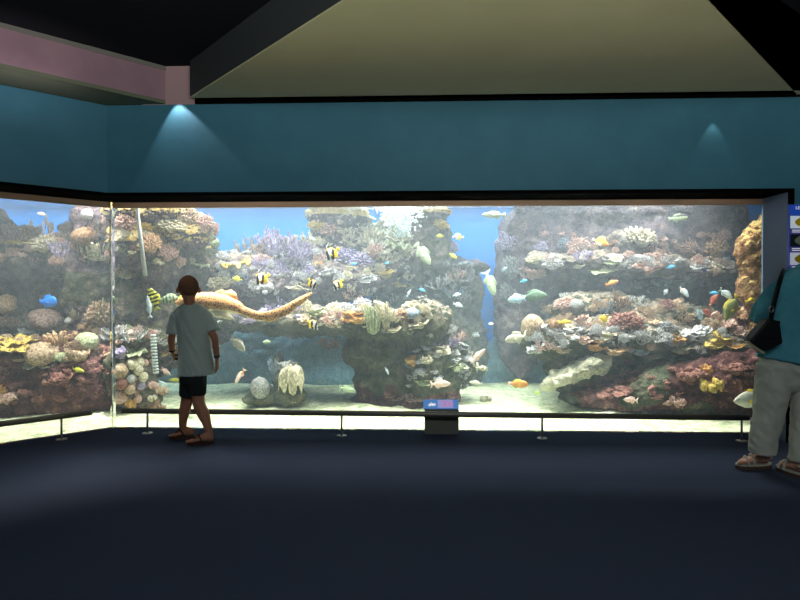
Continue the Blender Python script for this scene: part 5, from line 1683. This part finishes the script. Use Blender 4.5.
# ------------------------------------------------------------- the boy
YB = 4.8
B = lambda px, py, dy=0.0: P(px, py, YB + dy)
bbase = Vector((B(192, 440).x, YB, 0))
boy = empty('person', bbase, 'boy in grey green t-shirt, dark shorts and flip flops walking left past the tank', 'person')
mb = MB()
hc = B(188.5, 288.5); face = Vector((-0.35, 1, -0.03))
head_shape(mb, hc, face, 0.076, 0.104, 0.090)
mb.limb([B(188.5, 294, -0.0), B(189.5, 303, -0.01), B(190, 311, -0.01)], [0.05, 0.044, 0.055])
mb.limb([B(190, 311), B(191, 320), B(193, 345), B(194, 368), B(192.5, 379)], [(0.075, 0.045), (0.105, 0.055), (0.10, 0.065), (0.09, 0.07), (0.085, 0.07)], up=(0, 1, 0), n=20)
# arms
Ls, Le, Lw = B(178, 316), B(171.5, 338, 0.0), B(172.0, 351, 0.08)
Rs, Re, Rw = B(204, 317), B(214.5, 338, -0.01), B(217, 357.5, 0.02)
mb.limb([Ls, (Ls + Le) / 2, Le, (Le + Lw) / 2, Lw], [0.034, 0.034, 0.030, 0.028, 0.021])
mb.limb([Rs, (Rs + Re) / 2, Re, (Re + Rw) / 2, Rw], [0.034, 0.033, 0.029, 0.027, 0.020])
LHd = (B(174.5, 357, 0.14) - Lw).normalized(); RHd = (B(217.3, 374, 0.03) - Rw).normalized()
palm(mb, Lw, LHd, Vector((1, 0, 0.2)), 0.125)
palm(mb, Rw, RHd, Vector((-1, 0.15, 0)), 0.13)
# legs
La, Lk = B(183, 429.5, 0.1), B(186.5, 402, 0.06)
Ra, Rk = B(209.5, 433, -0.06), B(199, 404, -0.02)
mb.limb([B(189, 376), B(187.8, 390, 0.03), Lk, B(184.5, 411, 0.07), B(183, 421, 0.09), La], [0.058, 0.056, 0.046, 0.046, 0.034, 0.026])
mb.limb([B(196, 376), B(197.5, 390, 0), Rk, B(203, 413, -0.03), B(207, 424, -0.05), Ra], [0.058, 0.057, 0.048, 0.049, 0.035, 0.027])


def foot(mb, ank, heel, toe, w, zt):
    """Foot resting at height zt, from the heel to the ball, ankle joined in."""
    d = (toe - heel); L = d.length; d.normalize()
    hz = lambda p, z: Vector((p.x, p.y, z))
    mb.limb([ank, hz(heel + d * L * 0.16, zt + w * 0.9)], [w * 0.62, w * 0.66])
    mb.limb([hz(heel + d * w * 0.5, zt + w * 0.55), hz(heel + d * L * 0.3, zt + w * 0.75), hz(heel + d * L * 0.6, zt + w * 0.5), hz(heel + d * L * 0.84, zt + w * 0.32)],
            [(w * 0.58, w * 0.55), (w * 0.66, w * 0.7), (w * 0.86, w * 0.45), (w * 0.9, w * 0.3)], up=(0, 0, 1))
    mb.limb([ank, hz(heel + d * L * 0.45, zt + w * 0.8)], [w * 0.55, w * 0.5])


def toes(mb, heel, toe, w, zt, inner):
    d = (toe - heel); L = d.length; d.normalize(); s = Vector((-d.y, d.x, 0)) * inner
    for i, (o, l, r) in enumerate(((0.62, 1.02, 0.27), (0.24, 1.0, 0.19), (-0.1, 0.96, 0.18), (-0.42, 0.91, 0.17), (-0.7, 0.85, 0.16))):
        a = heel + d * L * 0.76 + s * w * o; b = heel + d * L * l + s * w * o
        mb.limb([Vector((a.x, a.y, zt + w * 0.32)), Vector((((a + b) / 2).x, ((a + b) / 2).y, zt + w * 0.33)), Vector((b.x, b.y, zt + w * r))], [w * r * 1.05, w * r, w * r * 0.95], sub=3, n=8)


Lh, Lt = Vector((B(189, 430).x, 4.93, 0)), Vector((B(166.5, 430).x, 4.88, 0))
Rh, Rt = Vector((B(215.5, 430).x, 4.74, 0)), Vector((B(193, 430).x, 4.68, 0))
foot(mb, La, Lh, Lt, 0.042, 0.022); foot(mb, Ra, Rh, Rt, 0.043, 0.022)
me = remeshed(mb, 0.0055, 4)
body = link('body', recentre(me, bbase), skin_b, boy)
fb = MB()
fingers(fb, Lw - bbase, LHd, Vector((1, 0, 0.2)), Vector((0, 0.1, 1)), 0.13, 0.75, 0.0072)
fingers(fb, Rw - bbase, RHd, Vector((-1, 0.15, 0)), Vector((0, 1, 0.1)), 0.135, 0.28, 0.0072)
toes(fb, Lh - bbase, Lt - bbase, 0.042, 0.022, 1); toes(fb, Rh - bbase, Rt - bbase, 0.043, 0.022, 1)
tm = fb.mesh('t')
bm = bmesh.new(); bm.from_mesh(body.data); bm.from_mesh(tm)
bm.to_mesh(body.data); bm.free(); body.data.polygons.foreach_set('use_smooth', [True] * len(body.data.polygons))
face_parts(hc, face, 0.079, 0.108, 0.094, boy, bbase, mat('iris_brown', rgb(70, 44, 28), 0.2))
# cropped hair
mb = MB(); f = face.normalized(); side = f.cross(Vector((0, 0, 1))).normalized(); R = Matrix((side, f, Vector((0, 0, 1)))).transposed()
mb.ball(hc + Vector((0, 0, 0.013)) - f * 0.005, (0.0790, 0.0935, 0.0935), 48, 36, M=R)
keep = []
for q in mb.f:
    c = sum((mb.v[i] for i in q), Vector()) / len(q) - hc
    fr_ = c.dot(f)
    low = -0.052 if fr_ < 0 else -0.052 + fr_ * 1.35
    if c.z > low and not (abs(c.dot(side)) > 0.066 and c.z < 0.0 and fr_ > -0.03): keep.append(q)
mb.f = keep; mb.mi = [0] * len(keep)
mb.v = [p + (p - hc).normalized() * (0.0022 * noise.noise(p * 160)) - bbase for p in mb.v]
ho = mb.build('hair', mat('hair_brown', rgb(156, 112, 80), 0.9, col2=rgb(124, 86, 60), scale=120, bump=0.5, bscale=400), boy)
sd = ho.modifiers.new('s', 'SOLIDIFY'); sd.thickness = 0.005; sd.offset = -1
# t-shirt
mb = MB()
mb.limb([B(189.5, 308.5), B(190.3, 312.5)], [(0.070, 0.058), (0.110, 0.072)], up=(0, 1, 0), n=32)
tubes(mb, [B(190.2, 311), B(191, 316), B(192.8, 328), B(195, 350), B(196.5, 374.5)], [(0.105, 0.072), (0.128, 0.085), (0.124, 0.092), (0.128, 0.098), (0.146, 0.108)], n=36, up=(0, 1, 0))
tubes(mb, [B(180, 311.5), B(176.5, 318), B(174.5, 326), B(174, 333.5, 0.0)], [0.034, 0.05, 0.055, 0.060])
mb.ball(B(180, 314.2), 0.052); mb.ball(B(202, 314.2), 0.052)
mb.limb([B(180, 313), B(190, 309.6), B(202, 313)], [0.05, 0.058, 0.05])
tubes(mb, [B(202, 311.5), B(207, 318), B(211, 325), B(213, 331, -0.005)], [0.034, 0.046, 0.048, 0.050])
me = cloth(mb, 0.0062, 0.006, 15, 2.6, 3, 2, slant=0.5)
shirt = link('t_shirt', recentre(me, bbase), mat('grey_green_jersey', rgb(206, 220, 208), 0.85, spec=0.1, col2=rgb(194, 208, 196), scale=4), boy)
mb = MB(); n_ = 24
mb.tube([B(189.6, 306.3) + Vector((0.056 * math.cos(2 * PI * k / n_), 0.052 * math.sin(2 * PI * k / n_), 0.004 * math.sin(2 * PI * k / n_))) - bbase for k in range(n_ + 1)], 0.0085, 8)
mb.build('neck_strap', mat('black_strap', rgb(22, 22, 24), 0.6), boy)
# shorts
mb = MB()
mb.limb([B(193.5, 369), B(193, 379)], [(0.112, 0.092), (0.105, 0.092)], up=(0, 1, 0), n=28)
tubes(mb, [B(189.5, 374, 0.01), B(189, 386, 0.02), B(188.8, 395.5, 0.03)], [0.080, 0.074, 0.072], n=22)
tubes(mb, [B(196.5, 374, -0.01), B(197, 386, -0.01), B(196.8, 394.5, -0.01)], [0.078, 0.073, 0.070], n=22)
me = cloth(mb, 0.0065, 0.003, 18, 5, 9, 3)
link('shorts', recentre(me, bbase), mat('dark_cloth', rgb(44, 50, 46), 0.85, col2=rgb(34, 40, 38), scale=8), boy)


def flipflop(hl, te, w, par, base, mt, inner):
    d = (te - hl); L = d.length; d.normalize(); s = Vector((-d.y, d.x, 0))
    out = []
    for k in range(32):
        a = 2 * PI * k / 32
        u = 0.5 + 0.54 * math.cos(a); wd = w * (0.86 + 0.22 * u) * math.sin(a)
        out.append(hl + d * L * u + s * wd - base)
    mb = MB(); mb.prism([(p.x, p.y) for p in out], 0.001, 0.020); o = mb.build('sandal', mt, par, smooth=False)
    fork = hl + d * L * 0.78 + s * w * 0.3 * inner - base; z = 0.026
    for sg in (1, -1):
        q = MB(); st_ = hl + d * L * 0.40 + s * w * 0.92 * sg - base
        q.limb([Vector((st_.x, st_.y, 0.018)), Vector(((st_ * 0.5 + fork * 0.5).x, (st_ * 0.5 + fork * 0.5).y, w * 1.25 + 0.022)), Vector((fork.x, fork.y, w * 0.85 + 0.012)), Vector((fork.x, fork.y, 0.02))], [(0.008, 0.005)] * 4, n=8, sub=4, up=(0, 0, 1))
        q.build('strap', mt, o)


ff = mat('flipflop_brown', rgb(74, 44, 34), 0.6)
flipflop(Lh, Lt, 0.043, boy, bbase, ff, 1); flipflop(Rh, Rt, 0.044, boy, bbase, ff, 1)
# wristbands and the little camera in his hand
def band(c, d, r, w, m, nm, par):
    mb = MB(); mb.tube([c - d * w - bbase, c + d * w - bbase], r, 18); return mb.build(nm, m, par)
dl = (Lw - Le).normalized(); dr = (Rw - Re).normalized()
band(Lw - dl * 0.012, dl, 0.0245, 0.008, MATS['black_strap'], 'wristband', boy)
band(Rw - dr * 0.012, dr, 0.0235, 0.010, mat('wristband_grey', rgb(70, 84, 88), 0.6), 'wristband', boy)
cpos = Lw + LHd * 0.075 + Vector((0.022, 0, 0.0))
cm_ = empty('toy_camera', cpos, 'small dark and pink gadget held in the boy\'s left hand', 'gadget', rz=0.3)
mb = MB(); mb.box((-0.014, -0.03, -0.022), (0.016, 0.03, 0.022)); o = mb.build('case', MATS['black_strap'], cm_, smooth=False); bv = o.modifiers.new('b', 'BEVEL'); bv.width = 0.005; bv.segments = 2
mb = MB(); mb.box((-0.016, -0.032, -0.006), (0.018, 0.0, 0.006)); mb.build('pink_band', mat('gadget_pink', rgb(214, 140, 128), 0.5), cm_, smooth=False)

# ------------------------------------------------------------- the woman
YW = 4.0
Wp = lambda px, py, dy=0.0: P(px, py, YW + dy)
wbase = Vector((Wp(785, 460).x, 3.98, 0))
wom = empty('person', wbase, 'woman in teal top and crumpled pale grey trousers at the right edge', 'person')
mb = MB()
whc = Wp(817, 243); wface = Vector((-0.1, 1, -0.05))
head_shape(mb, whc, wface, 0.077, 0.118, 0.098)
mb.limb([Wp(816, 250), Wp(813, 262), Wp(811, 275)], [0.055, 0.052, 0.07])
mb.limb([Wp(810, 276), Wp(807, 285), Wp(802, 310), Wp(793, 345), Wp(790, 372)], [(0.09, 0.05), (0.14, 0.07), (0.13, 0.08), (0.13, 0.085), (0.13, 0.085)], up=(0, 1, 0), n=20)
ws_, we_, ww_ = Wp(785, 285), Wp(761, 312, 0.02), Wp(769, 322, 0.24)
xs_, xe_, xw_ = Wp(833, 285), Wp(846, 314, 0.02), Wp(838, 322, 0.24)
for a, b_, c_w in ((ws_, we_, ww_), (xs_, xe_, xw_)):
    mb.limb([a, (a + b_) / 2, b_], [0.052, 0.048, 0.042])
    mb.limb([b_, (b_ + c_w) / 2, c_w], [0.042, 0.036, 0.026])
wd1 = (ww_ - we_).normalized(); wd2 = (xw_ - xe_).normalized()
palm(mb, ww_, wd1, Vector((0, 0, -1)), 0.17); palm(mb, xw_, wd2, Vector((0, 0, -1)), 0.17)
wla, wra = Wp(765, 457, 0.02), Wp(801, 464, -0.12)
mb.limb([Wp(777, 372), Wp(771, 405), Wp(767, 430), wla], [0.07, 0.065, 0.055, 0.036])
mb.limb([Wp(803, 372), Wp(806, 405, -0.04), Wp(803, 435, -0.09), wra], [0.07, 0.065, 0.055, 0.036])
Y1, Y2 = 4.06, 3.86
Lh2, Lt2 = Vector((P(771, 465, Y1).x, Y1 + 0.02, 0)), Vector((P(737.5, 465, Y1).x, Y1 + 0.0, 0))
Rh2, Rt2 = Vector((P(803, 470, Y2).x, Y2 - 0.05, 0)), Vector((P(796, 470, Y2).x, Y2 + 0.18, 0))
foot(mb, wla, Lh2, Lt2, 0.046, 0.035); foot(mb, wra, Rh2, Rt2, 0.046, 0.035)
me = remeshed(mb, 0.006, 4)
wbody = link('body', recentre(me, wbase), skin_w, wom)
fb = MB()
fingers(fb, ww_ - wbase, wd1, Vector((0, 0, -1)), Vector((1, 0, 0)), 0.17, 0.4, 0.0088)
fingers(fb, xw_ - wbase, wd2, Vector((0, 0, -1)), Vector((-1, 0, 0)), 0.17, 0.4, 0.0088)
toes(fb, Lh2 - wbase, Lt2 - wbase, 0.046, 0.035, 1); toes(fb, Rh2 - wbase, Rt2 - wbase, 0.046, 0.035, -1)
tm = fb.mesh('t')
bm = bmesh.new(); bm.from_mesh(wbody.data); bm.from_mesh(tm)
bm.to_mesh(wbody.data); bm.free(); wbody.data.polygons.foreach_set('use_smooth', [True] * len(wbody.data.polygons))
face_parts(whc, wface, 0.077, 0.118, 0.098, wom, wbase, mat('iris_brown', rgb(70, 44, 28), 0.2))
mb = MB(); f = wface.normalized(); side = f.cross(Vector((0, 0, 1))).normalized(); R = Matrix((side, f, Vector((0, 0, 1)))).transposed()
mb.ball(whc + Vector((0, 0, 0.02)) - f * 0.014, (0.093, 0.108, 0.118), 40, 30, M=R)
keep = []
for q in mb.f:
    c = sum((mb.v[i] for i in q), Vector()) / len(q) - whc
    if c.z > (-0.09 if c.dot(f) < 0.0 else -0.09 + c.dot(f) * 1.7): keep.append(q)
mb.f = keep; mb.mi = [0] * len(keep)
mb.v = [p + (p - whc).normalized() * (0.006 * noise.noise(p * 40)) - wbase for p in mb.v]
ho = mb.build('hair', mat('hair_grey_brown', rgb(112, 92, 76), 0.8, col2=rgb(84, 66, 54), scale=60), wom)
sd = ho.modifiers.new('s', 'SOLIDIFY'); sd.thickness = 0.012; sd.offset = -1
# teal top
mb = MB()
mb.limb([Wp(811, 273), Wp(809, 278)], [(0.105, 0.065), (0.160, 0.088)], up=(0, 1, 0), n=36)
tubes(mb, [Wp(809, 277), Wp(806, 288), Wp(802, 308), Wp(797, 335), Wp(792, 362.5)], [(0.155, 0.085), (0.195, 0.115), (0.198, 0.13), (0.2, 0.14), (0.225, 0.162)], n=40, up=(0, 1, 0))
mb.limb([Wp(790, 283), Wp(775, 294), Wp(764, 307, 0.01)], [0.062, 0.064, 0.062], n=22)
tubes(mb, [Wp(768, 301), Wp(762, 310, 0.01), Wp(759.0, 319.5, 0.05)], [0.060, 0.062, 0.058], n=22)
mb.limb([Wp(830, 282), Wp(842, 296), Wp(846, 312, 0.02)], [0.066, 0.064, 0.062], n=22)
me = cloth(mb, 0.0075, 0.004, 12, 3.5, 21, 3, slant=-0.3)
link('top', recentre(me, wbase), mat('teal_knit', rgb(104, 178, 190), 0.85, spec=0.1, col2=rgb(84, 160, 176), scale=5, bump=0.2, bscale=240), wom)
# trousers
mb = MB()
mb.limb([Wp(790, 352), Wp(790, 366), Wp(791, 376)], [(0.18, 0.125), (0.19, 0.13), (0.16, 0.12)], up=(0, 1, 0), n=30)
tubes(mb, [Wp(776.5, 366), Wp(772, 390), Wp(768, 415), Wp(764, 438), Wp(763, 453)], [0.114, 0.102, 0.090, 0.083, 0.082], n=26)
tubes(mb, [Wp(806, 366), Wp(808, 396, -0.04), Wp(806.5, 425, -0.07), Wp(804, 448, -0.1), Wp(803, 462, -0.11)], [0.114, 0.096, 0.088, 0.082, 0.081], n=26)
me = cloth(mb, 0.0075, 0.0075, 13, 9, 31, 3, slant=0.5)
link('trousers', recentre(me, wbase), mat('pale_grey_linen', rgb(214, 214, 198), 0.9, spec=0.05, col2=rgb(200, 200, 184), scale=6, bump=0.15, bscale=150), wom)


def sandal(hl, te, w, zt):
    d = (te - hl); L = d.length; d.normalize(); s = Vector((-d.y, d.x, 0))
    out = []
    for k in range(32):
        a = 2 * PI * k / 32
        u = 0.49 + 0.56 * math.cos(a)
        out.append(hl + d * L * u + s * w * (0.88 + 0.22 * u) * math.sin(a) - wbase)
    mb = MB(); mb.prism([(p.x, p.y) for p in out], 0.001, 0.024); o = mb.build('sandal', mat('sandal_sole', rgb(96, 74, 58), 0.7), wom, smooth=False)
    mb = MB(); mb.prism([(p.x, p.y) for p in out], 0.024, zt); mb.build('insole', mat('sandal_pale', rgb(206, 198, 182), 0.6), o, smooth=False)
    for u, hgt in ((0.74, 1.0), (0.56, 1.35)):
        q = MB(); pts = []
        for k in range(9):
            a = PI * k / 8
            p = hl + d * L * (u + 0.05 * math.cos(a)) + s * math.cos(a) * w * 1.02 - wbase
            pts.append(Vector((p.x, p.y, zt - 0.006 + math.sin(a) * w * hgt)))
        q.limb(pts, [(0.013, 0.004)] * 9, n=8, sub=2, up=d); q.build('strap', MATS['sandal_pale'], o)
    q = MB(); pts = []
    for k in range(11):
        a = PI * (0.5 + k / 10)
        p = hl + d * L * 0.16 + d * math.cos(a) * w * 0.95 + s * math.sin(a) * w * 0.85 - wbase
        pts.append(Vector((p.x, p.y, zt + w * 1.0)))
    q.limb(pts, [(0.009, 0.004)] * 11, n=8, sub=2); q.build('strap', MATS['sandal_pale'], o)


sandal(Lh2, Lt2, 0.046, 0.035); sandal(Rh2, Rt2, 0.046, 0.035)
# her bag
bgl = Wp(764, 334, -0.13)
bag = empty('shoulder_bag', bgl, 'black shoulder bag hanging at the woman\'s side under her elbow', 'bag')
leather = mat('black_leather', rgb(26, 26, 28), 0.45, bump=0.15, bscale=90)
mb = MB()
outl = [(765, 318), (776, 321), (779, 343), (763, 351), (746.5, 341), (748, 338)]
q = [Wp(a, b_, -0.13) - bgl for a, b_ in outl]
n = len(q)
v = [p + Vector((0, -0.045, 0)) for p in q] + [p + Vector((0, 0.045, 0)) for p in q]
mb.add(v, [tuple(range(n)), tuple(range(2 * n - 1, n - 1, -1))] + [(i, n + i, n + (i + 1) % n, (i + 1) % n) for i in range(n)])
o = mb.build('bag_body', leather, bag, smooth=False, fix=True); bv = o.modifiers.new('b', 'BEVEL'); bv.width = 0.012; bv.segments = 3
mb = MB(); q = [Wp(a, b_, -0.13) - bgl + Vector((0, -0.051, 0)) for a, b_ in ((766, 319), (775, 321), (770, 338), (756, 337))]
n = 4
v = q + [p + Vector((0, -0.006, 0)) for p in q]
mb.add(v, [tuple(range(n)), tuple(range(2 * n - 1, n - 1, -1))] + [(i, n + i, n + (i + 1) % n, (i + 1) % n) for i in range(n)])
mb.build('flap', leather, bag, smooth=False, fix=True)
mb = MB(); mb.limb([Wp(747, 342, -0.13) - bgl, Wp(755, 348, -0.13) - bgl, Wp(762, 352.5, -0.13) - bgl], [(0.03, 0.006)] * 3, up=(0, 0, 1), n=8); o = mb.build('piping', mat('bag_cream', rgb(196, 186, 160), 0.6), bag)
mb = MB(); mb.limb([Wp(784, 270.2, 0.02) - bgl, Wp(782.5, 273, -0.09) - bgl, Wp(779, 284, -0.155) - bgl, Wp(774, 303, -0.17) - bgl, Wp(771, 320, -0.14) - bgl], [(0.017, 0.0035)] * 5, up=(0, 1, 0), n=8, sub=6); mb.build('shoulder_strap', leather, bag)
mb = MB(); c = Wp(771.5, 309, -0.18) - bgl
mb.tube([c + Vector((0.013 * math.cos(2 * PI * k / 16), 0, 0.02 * math.sin(2 * PI * k / 16))) for k in range(17)], 0.0035, 8); mb.build('buckle', chrome, bag)
